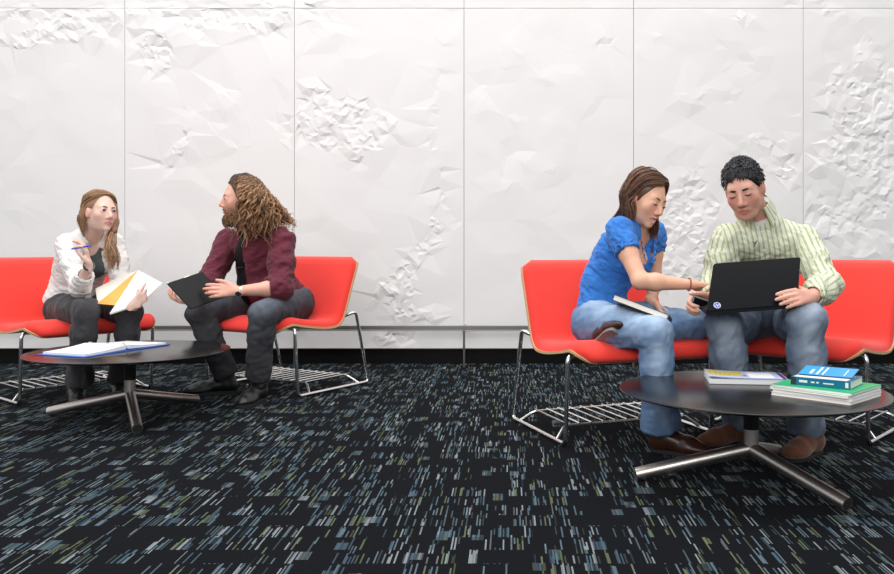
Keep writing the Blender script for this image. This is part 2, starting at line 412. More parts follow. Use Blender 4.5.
make_chair((-2.545, 4.935, 0), R_(50), 'red chair under the woman in the white cardigan, farthest left')
make_chair((-1.312, 5.138, 0), R_(-30), 'red chair with chrome sled legs under the long curly haired man')
make_chair((.458, 3.97, 0), R_(21), 'red chair with birch plywood edge under the woman in blue')
make_chair((1.418, 4.04, 0), R_(-40), 'red chair under the man in the striped shirt, farthest right')

# ------------------------------------------------------------ tables
def make_table(cx, cy, angs, label):
    root = empty('coffee_table', (cx, cy, 0), label, 'table', 'round black coffee tables')
    HT = .327; R = .465
    m_ = MB(); m_.lathe([(.0001,HT-.013),(R-.022,HT-.013),(R-.006,HT-.006),(R,HT-.003),(R-.001,HT-.0008),(R-.004,HT),(.0001,HT)], (0,0,0), 96)
    sharp(m_.build('tabletop', M['tabletop'], root), 20)
    m_ = MB(); m_.lathe([(.0001,.12),(.0262,.12),(.0262,.186),(.0001,.186)], (0,0,0), 32); sharp(m_.build('column', M['steel'], root))
    m_ = MB(); m_.lathe([(.0001,.186),(.0275,.186),(.0275,HT-.02),(.12,HT-.018),(.12,HT-.013),(.0001,HT-.013)], (0,0,0), 32); sharp(m_.build('collar', M['black'], root))
    for a in angs:
        a = R_(a); d = V(math.cos(a), math.sin(a), 0); r = .0235
        h = V(0,0,.118)-d*0.0; t = d*.41+V(0,0,r+.001)
        ax = nrm(t-h)
        m_ = MB(); m_.tube([h, h+(t-h)*.5, t], [r*1.05, r, r], 24, cap=False)
        m_.tube([t, t-ax*.12], r*.86, 24, 1, cap=True)
        u = nrm(np.cross(ax, V(0,0,1))); w_ = np.cross(ax, u); ring = []; n = 24
        for rr in (r, r*.86): ring += [t+rr*(math.cos(k*2*math.pi/n)*u+math.sin(k*2*math.pi/n)*w_) for k in range(n)]
        m_.add(ring, [(k, (k+1)%n, n+(k+1)%n, n+k) for k in range(n)], 0)
        sharp(m_.build('leg', None, root, mats=[M['steel'], M['tube_in']]))
    for c in root.children: c.matrix_parent_inverse = Matrix.Identity(4)
    return root
make_table(-1.842, 4.18, (-62, 176, 62), 'round black coffee table holding the open blue binder')
make_table(.862, 3.06, (-60.5, 180, 60), 'round black coffee table holding the stacked books')
TZ = .327+.0004

# open binder
def local(c, ang): 
    a = R_(ang); return lambda x, y, z: V(c[0]+x*math.cos(a)-y*math.sin(a), c[1]+x*math.sin(a)+y*math.cos(a), z)
L_ = local((-1.970, 4.21), -20)
root = empty('ring_binder', L_(0,0,TZ), 'open blue ring binder full of white paper on the left table', 'binder')
a_, b_ = .143, .275
m_ = MB()
for s_ in (-1, 1):
    y0, y1 = (.02*s_, b_*s_)
    m_.quadbox([L_(-a_,min(y0,y1),TZ), L_(a_,min(y0,y1),TZ), L_(a_,max(y0,y1),TZ), L_(-a_,max(y0,y1),TZ)], (0,0,1), .004)
m_.quadbox([L_(-a_,-.02,TZ), L_(a_,-.02,TZ), L_(a_,.02,TZ), L_(-a_,.02,TZ)], (0,0,1), .003)
m_.build('cover', M['blue'], root, bevel=.001)
for s_, th in ((-1,.010),(1,.008)):
    m_ = MB(); vs = []; n = 12                  # a paper block that curls up to the rings
    for i in range(n+1):
        t = i/n; y = s_*(.012+t*.245); up = .016*(1-t)**2
        for x in (-a_+.02, a_-.012): vs.append(L_(x, y, TZ+.0045+up*.3)); vs.append(L_(x, y, TZ+.0045+th+up))
    f = []
    for i in range(n):
        o_ = i*4; f += [(o_+1,o_+5,o_+7,o_+3),(o_,o_+2,o_+6,o_+4),(o_,o_+4,o_+5,o_+1),(o_+2,o_+3,o_+7,o_+6)]
    f += [(0,1,3,2),(n*4,n*4+2,n*4+3,n*4+1)]
    m_.add(vs, f); sharp(m_.build('paper_block', M['white'], root), 30)
for x in (-.10, .0, .10):
    m_ = MB(); m_.tube([L_(x, .022*math.cos(t*math.pi/10), TZ+.008+.026*math.sin(t*math.pi/10)) for t in range(11)], .0022, 6); m_.build('ring', M['chrome'], root, smooth=True)

# books on the right table
def slab(m_, F, x0, x1, y0, y1, z0, z1, mi=0):
    m_.quadbox([F(x0,y0,z0),F(x1,y0,z0),F(x1,y1,z0),F(x0,y1,z0)], (0,0,1), z1-z0, mi)
L_ = local((.893, 3.25), -7)
root = empty('magazine', L_(0,0,TZ), 'thick paperback with a pale printed cover lying left of the green notebooks', 'book')
m_ = MB(); slab(m_, L_, -.143, .140, -.095, .095, TZ, TZ+.019); m_.build('page_block', M['white'], root, bevel=.002)
m_ = MB(); n = 10; vs = []
for i in range(n+1):
    t = i/n; x = -.145+t*.287
    up = .008*(1-t)**3
    for y in (-.097, .096): vs += [L_(x, y, TZ+.0192+up), L_(x, y, TZ+.0204+up)]
f = []
for i in range(n):
    o_ = i*4; f += [(o_+1,o_+5,o_+7,o_+3),(o_,o_+2,o_+6,o_+4),(o_,o_+4,o_+5,o_+1),(o_+2,o_+3,o_+7,o_+6)]
f += [(0,1,3,2),(n*4,n*4+2,n*4+3,n*4+1)]
m_.add(vs, f); cov = m_.build('front_cover', M['magblue'], root)
m_ = MB()
def zc(x): t = (x+.145)/.287; return TZ+.0206+.008*(1-t)**3
for (x0, x1, y0, y1, mi) in ((-.14,-.01,-.04,.085,0),(-.12,-.05,-.01,.04,1),(-.07,.0,-.03,-.01,1),(-.045,-.02,.02,.06,2),(.01,.10,-.06,.07,3),(.125,.139,-.09,.09,1),(-.14,.13,-.096,-.086,1)):
    k = 8
    for i in range(k):
        xa, xb = x0+(x1-x0)*i/k, x0+(x1-x0)*(i+1)/k
        m_.add([L_(xa,y0,zc(xa)),L_(xb,y0,zc(xb)),L_(xb,y1,zc(xb)),L_(xa,y1,zc(xa))], [(0,1,2,3)], mi)
m_.build('cover_print', None, cov, mats=[M['magyellow'], M['magplum'], M['navyink'], M['white']])

# stack: three white notebooks, a green one on top, a teal book, a sky blue pamphlet
z = TZ; ang = -45
cols = [(0,.011,'pages','white'),(.003,.010,'white','greypage'),(-.004,.008,'pages','white'),(.002,.009,'white','green')]
lab = ['undermost white notebook of the stack on the right table','second notebook up in the stack, between two other white ones','third notebook up, white pages directly beneath the green one','bright green notebook beneath the teal book on the right table']
for i, (dx, th, pg, cv) in enumerate(cols):
    L_ = local((1.082+dx, 2.935+dx*.5), ang+dx*400)
    root = empty('notebook', L_(0,0,z), lab[i], 'notebook', 'notebooks stacked on the right table')
    m_ = MB(); slab(m_, L_, -.136, .136, -.122, .122, z+.0008, z+th-.001); m_.build('pages', M[pg], root)
    m_ = MB(); slab(m_, L_, -.138, .138, -.124, .124, z+th-.001, z+th-.0002); slab(m_, L_, -.138, .138, -.124, .124, z, z+.0008); m_.build('cover', M[cv], root)
    z += th
L_ = local((1.085, 2.935), -37); th = .027
root = empty('book', L_(0,0,z), 'thick teal book with a white label lying on the green notebook', 'book')
w2, h2 = .098, .075
m_ = MB(); slab(m_, L_, -w2+.002, w2-.002, -h2+.003, h2-.003, z+.002, z+th-.002); m_.build('page_block', M['pages'], root)
m_ = MB(); slab(m_, L_, -w2, w2, -h2, h2, z, z+.002); slab(m_, L_, -w2, w2, -h2, h2, z+th-.002, z+th); slab(m_, L_, -w2, w2, -h2-.001, -h2+.0025, z, z+th)
cv = m_.build('cover', M['teal'], root, bevel=.0008)
m_ = MB()
for (x0, x1, za, zb, mi) in ((-.098,-.080,.001,.026,1),(-.070,-.042,.010,.018,0),(-.030,-.018,.011,.016,0),(-.012,-.004,.011,.016,0),(.010,.045,.011,.015,0),(.082,.092,.005,.022,0)):
    m_.quadbox([L_(x0,-h2-.0012,z+za),L_(x1,-h2-.0012,z+za),L_(x1,-h2-.0012,z+zb),L_(x0,-h2-.0012,z+zb)], L_(0,-1,0)-L_(0,0,0), .0004, mi)
slab(m_, L_, -.09, .085, -h2+.004, h2-.03, z+th, z+th+.0006, 2)
m_.build('spine_print', None, cv, mats=[M['white'], M['darkcover'], M['greypage']])
z += th+.0008
L_ = local((1.100, 2.960), -33)
root = empty('pamphlet', L_(0,0,z), 'sky blue pamphlet with white lettering bars topmost on the book stack', 'book')
def bent(m_, x0, x1, y0, y1, dz, th, mi=0, n=6):
    zf = lambda x, y: z+.004+.014*((y+.058)/.116)+dz
    m_.add([L_(x0,y0,zf(x0,y0)),L_(x1,y0,zf(x1,y0)),L_(x1,y1,zf(x1,y1)),L_(x0,y1,zf(x0,y1)),
            L_(x0,y0,zf(x0,y0)+th),L_(x1,y0,zf(x1,y0)+th),L_(x1,y1,zf(x1,y1)+th),L_(x0,y1,zf(x0,y1)+th)],
           [(3,2,1,0),(4,5,6,7),(0,1,5,4),(1,2,6,5),(2,3,7,6),(3,0,4,7)], mi)
m_ = MB(); bent(m_, -.086, .086, -.056, .056, -.004, .004); m_.build('pages', M['darkcover'], root)
m_ = MB(); bent(m_, -.088, .088, -.058, .058, 0, .0012); cv = m_.build('front_cover', M['sky'], root)
m_ = MB()
for x0, x1, y0, y1 in ((-.055,-.046,-.045,.01),(-.032,-.025,-.05,.045),(-.012,-.007,-.05,.045),(.058,.061,-.045,.035)): bent(m_, x0, x1, y0, y1, .0013, .0003)
m_.build('cover_print', M['white'], cv)

# ------------------------------------------------------------ distance-field modelling for bodies and clothes
class Vol:
    def __init__(s, lo, hi, h):
        s.lo = A(lo, float); s.h = h; s.n = np.ceil((A(hi, float)-s.lo)/h).astype(int)+1
        s.F = np.full(s.n, .06, np.float32)
        s.ax = [(s.lo[i]+np.arange(s.n[i])*h).astype(np.float32) for i in range(3)]
    def win(s, lo, hi, pad):
        sl = []
        for i in range(3):
            a = int(max(0, math.floor((lo[i]-pad-s.lo[i])/s.h))); b = int(min(s.n[i], math.ceil((hi[i]+pad-s.lo[i])/s.h)+1))
            if b <= a: return None
            sl.append(slice(a, b))
        return tuple(sl)
    def pts(s, sl): return (s.ax[0][sl[0]][:,None,None], s.ax[1][sl[1]][None,:,None], s.ax[2][sl[2]][None,None,:])
    def put(s, sl, d, k, sub):
        f = s.F[sl]
        if sub: f = -f
        if sub:
            h = np.maximum(k-np.abs(f-d), 0)/k if k > 0 else 0
            # subtract: max(F,-d) = -min(-F, d)
            s.F[sl] = -(np.minimum(f, d)-h*h*k*.25)
        else:
            h = np.maximum(k-np.abs(f-d), 0)/k if k > 0 else 0
            s.F[sl] = np.minimum(f, d)-h*h*k*.25
    def cap(s, a, b, r1, r2=None, k=.02, sub=False, sq=None):
        a = A(a, float); b = A(b, float); r2 = r1 if r2 is None else r2
        sl = s.win(np.minimum(a, b), np.maximum(a, b), max(r1, r2)+(.045 if not sub else .02))
        if sl is None: return
        X, Y, Z_ = s.pts(sl); ab = b-a; L2 = max(float(ab@ab), 1e-9)
        px, py, pz = X-a[0], Y-a[1], Z_-a[2]
        t = np.clip((px*ab[0]+py*ab[1]+pz*ab[2])/L2, 0, 1)
        px = px-t*ab[0]; py = py-t*ab[1]; pz = pz-t*ab[2]
        if sq is not None:
            n, fac = sq; dt = (px*n[0]+py*n[1]+pz*n[2])*(fac-1)
            px = px+dt*n[0]; py = py+dt*n[1]; pz = pz+dt*n[2]
        d = np.sqrt(px*px+py*py+pz*pz)-(r1+(r2-r1)*t)
        s.put(sl, d.astype(np.float32), k, sub)
    def chain(s, P_, R, k=.02, **kw):
        for i in range(len(P_)-1): s.cap(P_[i], P_[i+1], R[i], R[i+1], k if i else k, **kw)
    def ell(s, c, fr, rad, k=.02, sub=False):
        c = A(c, float); fr = A(fr, float); rad = A(rad, float); ext = np.sqrt(((fr*rad[:,None])**2).sum(0))
        sl = s.win(c-ext, c+ext, .045 if not sub else .02)
        if sl is None: return
        X, Y, Z_ = s.pts(sl); px, py, pz = X-c[0], Y-c[1], Z_-c[2]
        q = [px*f[0]+py*f[1]+pz*f[2] for f in fr]
        k0 = np.sqrt(sum((q[i]/rad[i])**2 for i in range(3))); k1 = np.sqrt(sum((q[i]/rad[i]**2)**2 for i in range(3)))
        s.put(sl, (k0*(k0-1)/np.maximum(k1, 1e-6)).astype(np.float32), k, sub)
    def cut(s, p, n, rad):           # remove what lies beyond plane (p, n) within rad of p
        p = A(p, float); n = nrm(n); sl = s.win(p, p, rad)
        X, Y, Z_ = s.pts(sl); px, py, pz = X-p[0], Y-p[1], Z_-p[2]
        d = px*n[0]+py*n[1]+pz*n[2]; rr = np.sqrt(px*px+py*py+pz*pz)
        f = s.F[sl]; s.F[sl] = np.where(rr < rad, np.maximum(f, d), f)
    def mesh(s):
        F = s.F; F[0]=F[-1]=.06; F[:,0]=F[:,-1]=.06; F[:,:,0]=F[:,:,-1]=.06
        ins = F < 0
        def cells(a): return a
        c8 = [ins[i:ins.shape[0]-1+i, j:ins.shape[1]-1+j, k:ins.shape[2]-1+k] for i in (0,1) for j in (0,1) for k in (0,1)]
        al = c8[0].copy(); an = c8[0].copy()
        for c in c8[1:]: al &= c; an |= c
        idx = np.argwhere(an & ~al)
        if len(idx) == 0: return np.zeros((0,3)), np.zeros((0,4), int)
        off = A([(i,j,k) for i in (0,1) for j in (0,1) for k in (0,1)])
        vals = np.stack([F[idx[:,0]+o[0], idx[:,1]+o[1], idx[:,2]+o[2]] for o in off], 1)
        acc = np.zeros((len(idx), 3)); cnt = np.zeros(len(idx))
        for i in range(8):
            for b_ in (4, 2, 1):
                j = i | b_
                if j == i: continue
                va, vb = vals[:,i], vals[:,j]; m_ = (va < 0) != (vb < 0)
                t = np.where(m_, va/np.where(m_, va-vb, 1), 0)
                acc += np.where(m_[:,None], off[i]+t[:,None]*(off[j]-off[i]), 0); cnt += m_
        ver = (idx+acc/cnt[:,None])*s.h+s.lo
        vid = -np.ones(an.shape, np.int32); vid[idx[:,0], idx[:,1], idx[:,2]] = np.arange(len(idx))
        quads = []
        for ax_ in range(3):
            a0 = [slice(None)]*3; a1 = [slice(None)]*3; a0[ax_] = slice(0,-1); a1[ax_] = slice(1,None)
            I0 = ins[tuple(a0)]; I1 = ins[tuple(a1)]
            e = np.argwhere(I0 != I1); flip = I1[e[:,0], e[:,1], e[:,2]]
            u, v = (ax_+1) % 3, (ax_+2) % 3
            q = []
            for du, dv in ((0,0),(-1,0),(-1,-1),(0,-1)):
                c = e.copy(); c[:,u] += du; c[:,v] += dv; q.append(vid[c[:,0], c[:,1], c[:,2]])
            q = np.stack(q, 1); q[flip] = q[flip][:,::-1]; quads.append(q)
        q = np.concatenate(quads); q = q[(q >= 0).all(1)]
        return ver, q
def normals(ver, q):
    n = np.cross(ver[q[:,2]]-ver[q[:,0]], ver[q[:,3]]-ver[q[:,1]]); N = np.zeros_like(ver)
    for i in range(4): np.add.at(N, q[:,i], n)
    return N/np.maximum(np.linalg.norm(N, axis=1, keepdims=True), 1e-12)
def vnoise(p, f, seed=0):          # smooth value noise at points, 0..1
    p = p*f+seed*17.3; i = np.floor(p).astype(np.int64); t = p-i; t = t*t*(3-2*t); out = 0
    for dx in (0,1):
        for dy in (0,1):
            for dz in (0,1):
                h = ((i[:,0]+dx)*73856093 ^ (i[:,1]+dy)*19349663 ^ (i[:,2]+dz)*83492791) & 0xffff
                h = (h*2654435761 & 0xffff)/65535.
                out = out+h*np.where(dx, t[:,0], 1-t[:,0])*np.where(dy, t[:,1], 1-t[:,1])*np.where(dz, t[:,2], 1-t[:,2])
    return out
def fold(ver, N, amp, f, stretch=None, seed=0, ridge=True, weight=None):
    p = ver.copy()
    if stretch is not None:
        d, fac = stretch; d = nrm(d); p = p+np.outer(p@d, d)*(fac-1)
    n = vnoise(p, f, seed)*.65+vnoise(p, f*2.1, seed+1)*.35
    v = (1-np.abs(n*2-1)*2.2) if ridge else (n-.5)*2
    if weight is not None: v = v*weight
    return ver+N*(v*amp)[:,None]
def tone_attr(o, cols):
    a = o.data.color_attributes.new('tone', 'FLOAT_COLOR', 'POINT')
    c = np.ones((len(cols), 4), np.float32); c[:,:3] = cols; a.data.foreach_set('color', c.ravel())
def smoothpos(ver, q, it=1, lam=.5):
    for _ in range(it):
        S = np.zeros_like(ver); c = np.zeros(len(ver))
        for i in range(4):
            a, b_ = q[:,i], q[:,(i+1)%4]; np.add.at(S, a, ver[b_]); np.add.at(c, a, 1); np.add.at(S, b_, ver[a]); np.add.at(c, b_, 1)
        ver = ver+lam*(S/np.maximum(c, 1)[:,None]-ver)
    return ver

SKIN = attr_mat('skin', .5, bump=(350, .05), sub=.06)
def hexc(r, g, b): return V(*srgb(r, g, b))
HAIRM = {}
def hairmat(name, c1, c2, rough=.42):
    m = bpy.data.materials.new(name); m.use_nodes = True; n = m.node_tree; b = n.nodes['Principled BSDF']
    a = n.nodes.new('ShaderNodeVertexColor'); a.layer_name = 'tone'
    r = n.nodes.new('ShaderNodeValToRGB'); r.color_ramp.elements[0].color = (*c1, 1); r.color_ramp.elements[1].color = (*c2, 1)
    n.links.new(a.outputs[0], r.inputs[0]); n.links.new(r.outputs[0], b.inputs['Base Color'])
    b.inputs['Roughness'].default_value = rough; b.inputs['Specular IOR Level'].default_value = .4
    return m

class Head:
    def __init__(s, o, yaw, pitch, roll, sc_=1.0):
        # yaw: degrees from facing the camera (-y), positive towards +x; pitch positive = looks up
        y, p, r = R_(yaw), R_(pitch), R_(roll)
        F = V(math.sin(y)*math.cos(p), -math.cos(y)*math.cos(p), math.sin(p))
        R = nrm(np.cross(F, V(0,0,1))); U = np.cross(R, F)
        U2 = U*math.cos(r)+R*math.sin(r); R2 = R*math.cos(r)-U*math.sin(r)
        s.F, s.R, s.U, s.o, s.s = F, R2, U2, A(o, float), sc_
        s.fr = A([s.R, s.F, s.U])
    def p(s, r, f, u): return s.o+s.s*(r*s.R+f*s.F+u*s.U)
    def loc(s, w_): return (w_-s.o)@s.fr.T/s.s
def build_head(Vv, H, male=True, smile=False):
    s = H.s; e = lambda r, f, u, a, b_, c, k=.015, sub=False: Vv.ell(H.p(r, f, u), H.fr, (a*s, b_*s, c*s), k*s, sub)
    c = lambda p, q, r1, r2, k=.008, sub=False: Vv.cap(H.p(*p), H.p(*q), r1*s, r2*s, k*s, sub)
    e(0,-.015,.040, .073,.094,.088, .02)
    e(0,.038,-.018, .054,.058,.086, .03)
    e(0,-.010,-.044, .057 if male else .051,.056,.044, .035)
    jw = .047 if male else .038
    e(0,.030,-.066, jw,.050,.034, .03)
    c((-.026,.062,-.090),(.026,.062,-.090), .015,.015, .022) if male else None
    e(0,.074,-.098, .018,.015,.015, .02)
    c((-.036,.074,.026),(.036,.074,.026), .012,.012, .022)
    for x in (-1, 1):
        e(x*.031,.104,.006, .018,.014,.012, .012, True)
        e(x*.031,.079,.006, .0155,.014,.0135, .004)
        e(x*.040,.060,-.022, .019,.020,.020, .035)
        e(x*.0115,.098,-.036, .0085,.010,.0075, .008)
        e(x*.0735,-.008,-.006, .0095,.019,.030, .012)
        e(x*.0865,.002,-.002, .005,.010,.017, .004, True)
    c((0,.090,.014),(0,.1115,-.029), .0085,.0115, .010)
    if smile:
        c((-.020,.085,-.060),(0,.096,-.058), .0048,.0062, .006); c((.020,.085,-.060),(0,.096,-.058), .0048,.0062, .006)
        c((-.017,.083,-.071),(0,.093,-.078), .005,.0068, .006); c((.017,.083,-.071),(0,.093,-.078), .005,.0068, .006)
        e(0,.098,-.068, .017,.010,.006, .003, True)
    else:
        c((-.024,.080,-.0625),(0,.0935,-.059), .0042,.0055, .008); c((.024,.080,-.0625),(0,.0935,-.059), .0042,.0055, .008)
        c((-.019,.081,-.069),(0,.0915,-.071), .005,.0062, .008); c((.019,.081,-.069),(0,.0915,-.071), .005,.0062, .008)
        c((-.025,.099,-.0655),(.025,.099,-.0655), .0028,.0028, .004, True)
def neck(Vv, H, nb, r):
    Vv.cap(H.p(0,-.028,-.045), nb, r*.95, r*1.08, .03)
def hand(Vv, wr, d, n, side, curls=((.3,.4,.3),)*4, spread=.0, s=1.0, thumb=(.5,.3), tdir=None):
    """wr wrist, d along the hand, n the way the palm faces, side = thumb side (+1 along d x n)"""
    d = nrm(d); n = nrm(A(n, float)-d*np.dot(n, d)); l = np.cross(d, n)*side
    P0 = wr+d*.012*s
    for q in (.022, .008, -.008, -.022):
        Vv.cap(P0+l*q*.62*s, wr+d*.080*s+l*q*1.15*s, .0125*s, .0105*s, .012*s)
    Vv.cap(wr-d*.02*s, wr+d*.02*s, .0225*s, .021*s, .012*s, sq=(n, 1.35))
    L = ((.037,.023,.019),(.041,.026,.020),(.037,.024,.019),(.029,.018,.016))
    tips = []
    for i in range(4):
        q = (.0285,.0095,-.0095,-.0275)[i]
        b_ = wr+d*(.086-.004*abs(i-1))*s+l*q*s
        cu = curls[i if len(curls) > i else 0]; ang = 0; dd0 = nrm(d+l*spread*(1.5-i)*.5); p = b_
        rs = (.0102,.0094,.0088,.0074) if i < 3 else (.0090,.0082,.0076,.0066)
        for j in range(3):
            ang += cu[j]; dd = dd0*math.cos(ang)+n*math.sin(ang); q2 = p+dd*L[i][j]*s
            Vv.cap(p, q2, rs[j]*s, rs[j+1]*s, .0025*s); p = q2
        tips.append(p)
    t0 = wr+d*.022*s+l*.024*s; td = nrm(d*.75+l*.75+n*thumb[0]) if tdir is None else nrm(tdir)
    t1 = t0+td*.036*s; td2 = nrm(td+(d*.5-l*.25)*thumb[1]*2); t2 = t1+td2*.030*s; t3 = t2+nrm(td2+(d*.4-l*.3)*thumb[1])*.024*s
    Vv.cap(t0, t1, .0145*s, .0112*s, .012*s); Vv.cap(t1, t2, .0108*s, .0098*s, .003*s); Vv.cap(t2, t3, .0095*s, .0075*s, .002*s)
    return tips
def arm(Vv, sh, el, wr, f=1.0, k=.02):
    sh, el, wr = A(sh), A(el), A(wr)
    Vv.chain([sh, sh+(el-sh)*.45, el], [.050*f,.046*f,.038*f], k)
    m_ = el+(wr-el)*.3
    Vv.chain([el, m_, wr], [.037*f,.040*f,.0245*f], k)
def torso(Vv, pel, shL, shR, nb, fwd, o=0.0, f=1.0, bust=0, bend=.03, belly=0):
    pel, shL, shR, nb = map(A, (pel, shL, shR, nb))
    lat = nrm(shL-shR); u = nrm(nb-pel); mid = (shL+shR)/2
    fw = nrm(A(fwd)-u*np.dot(fwd, u)); lt = nrm(np.cross(fw, u)); fr = A([lt, fw, u])
    bk = -fw*bend
    c1 = pel+(mid-pel)*.36+bk; c2 = pel+(mid-pel)*.72+bk*.7
    Vv.ell(pel+u*.01, fr, ((.165*f+o), (.112*f+o), (.115*f+o)), .05)
    Vv.ell(c1+fw*belly*.4, fr, (.137*f+o, .098*f+o+belly, .135*f+o), .07)
    Vv.ell(c2, A([lat, fw, u]), (.150*f+o, .104*f+o, .145*f+o), .07)
    Vv.cap(shR+(mid-shR)*.18-u*.012, shL+(mid-shL)*.18-u*.012, .050*f+o, None, .06)
    Vv.cap((shR+mid)/2+u*.005, nb, .040*f+o, .046*f+o, .05); Vv.cap((shL+mid)/2+u*.005, nb, .040*f+o, .046*f+o, .05)
    if bust:
        for q in (-1, 1): Vv.ell(c2+fw*(.088*f)+lt*q*.066*f-u*.005, fr, (.055+o*.6, .048+o*.6, .055+o*.6), .035)
    return dict(c1=c1, c2=c2, fw=fw, u=u, lt=lt, lat=lat, mid=mid)
def skin_cols(ver, H, base, lip, cheek=.35, beard=None, joints=()):
    C = np.tile(base, (len(ver), 1)); q = H.loc(ver)
    def blend(mask, col): 
        nonlocal C
        C = C*(1-mask[:,None])+A(col)*mask[:,None]
    head = (np.abs(q[:,0]) < .1) & (q[:,1] > -.12) & (np.abs(q[:,2]) < .15)
    for x in (-1, 1):
        d = ((q[:,0]-x*.043)/.022)**2+((q[:,2]+.024)/.020)**2
        blend(np.exp(-d)*cheek*(q[:,1] > .03)*head, base*V(1.0,.62,.60))
    blend(np.exp(-((q[:,0]/.014)**2+((q[:,2]+.03)/.012)**2))*cheek*(q[:,1] > .09)*head, base*V(1.0,.62,.60))
    ear = (np.abs(q[:,0]) > .069)*head; blend(ear*.4*(q[:,1] > -.04)*(np.abs(q[:,2]) < .04), base*V(1.0,.58,.55))
    if beard is not None:
        sm = lambda v: np.clip(v, 0, 1)
        m_ = sm((-.040-.35*np.abs(q[:,0])*0-q[:,2]-np.maximum(0, .05-np.abs(q[:,0]))*.25)/.022)*sm((q[:,1]+.01)/.03)*(q[:,2] > -.13)*head*sm(((q[:,0]/.026)**2+((q[:,2]+.063)/.012)**2-.9)*3)
        blend(m_*beard[1], beard[0])
    d = (q[:,0]/.025)**2+((q[:,2]+.0655)/(.0092))**2
    blend(np.clip((1.15-d)*4, 0, 1)*(q[:,1] > .080)*head*.9, lip)
    for p in joints:
        blend(np.exp(-(((ver-p)**2).sum(1))/.03**2)*.3, base*V(1.0,.70,.68))
    C *= (1+.05*(vnoise(ver, 90, 3)-.5))[:,None]
    return C
def finish(name, Vv, m_, parent, sm=1, folds=(), cols=None, post=None):
    ver, q = Vv.mesh(); ver = smoothpos(ver, q, sm, .45)
    for fo in folds: ver = fold(ver, normals(ver, q), **fo)
    if post: ver = post(ver, normals(ver, q))
    o = mesh_obj(name, ver, q, m_, parent)
    if cols is not None: tone_attr(o, cols(ver))
    return o
def face_parts(H, root, brow, open_=True, look=(0,0), lashes=True, glasses=False, arch=0, bk=1.0):
    for x in (-1, 1):
        if open_:
            m_ = MB(); c = H.p(x*.031,.0825,.006); r = .0125*H.s
            lk = nrm(H.F+H.R*look[0]+H.U*look[1]); n1, n2 = 12, 16; vs = []; f = []; mi = []
            a1 = nrm(np.cross(lk, H.U)); a2 = np.cross(lk, a1)
            for i in range(n1+1):
                t = math.pi*i/n1
                for k in range(n2): vs.append(c+r*(math.cos(t)*lk+math.sin(t)*(math.cos(k*2*math.pi/n2)*a1+math.sin(k*2*math.pi/n2)*a2)))
            ff, fm = [], []
            for i in range(n1):
                for k in range(n2): ff.append((i*n2+k, i*n2+(k+1)%n2, (i+1)*n2+(k+1)%n2, (i+1)*n2+k)); fm.append(1 if i < 2 else 0)
            m_.v = [tuple(v) for v in vs]; m_.f = ff; m_.m = fm
            m_.build('eye', None, root, smooth=True, mats=[M['eyew'], M['iris']])
            m_ = MB(); m_.tube([H.p(x*.031+t, .0955-abs(t)**1.6*3.2+(.0012), .0125-((t)/.016)**2*.005) for t in np.linspace(-.015,.015,7)], [.0004,.0012,.0017,.0019,.0017,.0012,.0004], 6)
            m_.tube([H.p(x*.031+t, .0945-abs(t)**1.6*3.2, .0000+((t)/.016)**2*.0045) for t in np.linspace(-.013,.013,7)], .0006, 5)
            m_.build('eyelashes', M['lash'], root, smooth=True)
        else:
            m_ = MB(); m_.tube([H.p(x*.031+t, .0945-abs(t)**1.6*2.8, -.0005+((t)/.016)**2*.004) for t in np.linspace(-.016,.016,9)], [.0005,.0013,.0018,.002,.0021,.002,.0018,.0013,.0005], 6)
            m_.build('eyelashes', M['lash'], root, smooth=True)
        m_ = MB(); m_.tube([H.p(x*(.013+t*.037), .0935-t*t*.019, .0235+arch*math.sin(t*math.pi)+.004*math.sin(t*2.4)-.003*t) for t in np.linspace(0,1,8)], [.0022*bk,.0033*bk,.0035*bk,.0034*bk,.0030*bk,.0025*bk,.0018*bk,.0008*bk], 6)
        m_.build('eyebrow', brow, root, smooth=True)
# ---- hair
def lock(m_, tones, pts, rad, n, thick=.0018, curl=0, freq=0, clump=False, seed=0, grad=0, flat=None, tone=(.2,.9), droop=0, seg=7):
    """a lock of n strands following pts; rad = spread at each point"""
    g = np.random.default_rng(seed); C = spline(pts, seg); t = np.linspace(0, 1, len(C)); rr = np.interp(t, np.linspace(0,1,len(rad)), rad)
    T = np.gradient(C, axis=0); T /= np.maximum(np.linalg.norm(T, axis=1, keepdims=True), 1e-9)
    ref = V(.3,.2,1) if flat is None else A(flat)
    ph0, fq0 = g.uniform(0, 6.28), freq*g.uniform(.8, 1.25)
    for i in range(n):
        a, b_ = g.normal(0, .45, 2)*(.35 if clump else 1); l0 = g.uniform(.86, 1.0); K = max(4, int(len(C)*l0)); c = C[:K]; TT = T[:K]
        s1 = np.cross(TT, ref); s1 /= np.maximum(np.linalg.norm(s1, axis=1, keepdims=True), 1e-9); s2 = np.cross(TT, s1)
        r_ = rr[:K][:,None]
        p = c+s1*a*r_+s2*b_*r_*(.5 if flat is not None else 1)
        ph = g.uniform(0, 6.28) if not clump else ph0+g.normal(0,.25); fq = freq*g.uniform(.8, 1.25) if not clump else fq0; am = curl*g.uniform(.6, 1.3)
        if curl:
            tt = t[:K]*fq*6.283+ph; env = np.clip(t[:K]*4, 0.15, 1)[:,None]
            p = p+(s1*np.cos(tt)[:,None]+s2*np.sin(tt)[:,None])*am*env
        th = thick*g.uniform(.7, 1.3); r2 = th*np.clip(np.minimum(1, (1-np.linspace(0,1,K))*3+.25), .2, 1)
        n0 = len(m_.v); m_.tube(p, r2, 4 if thick < .004 else 5, cap=False); tn = g.uniform(*tone)
        nn_ = len(m_.v)-n0; tones += [tn*(1-grad+grad*1.4*(k/nn_)**.7)+.12*math.sin(k*.7) for k in range(nn_)]
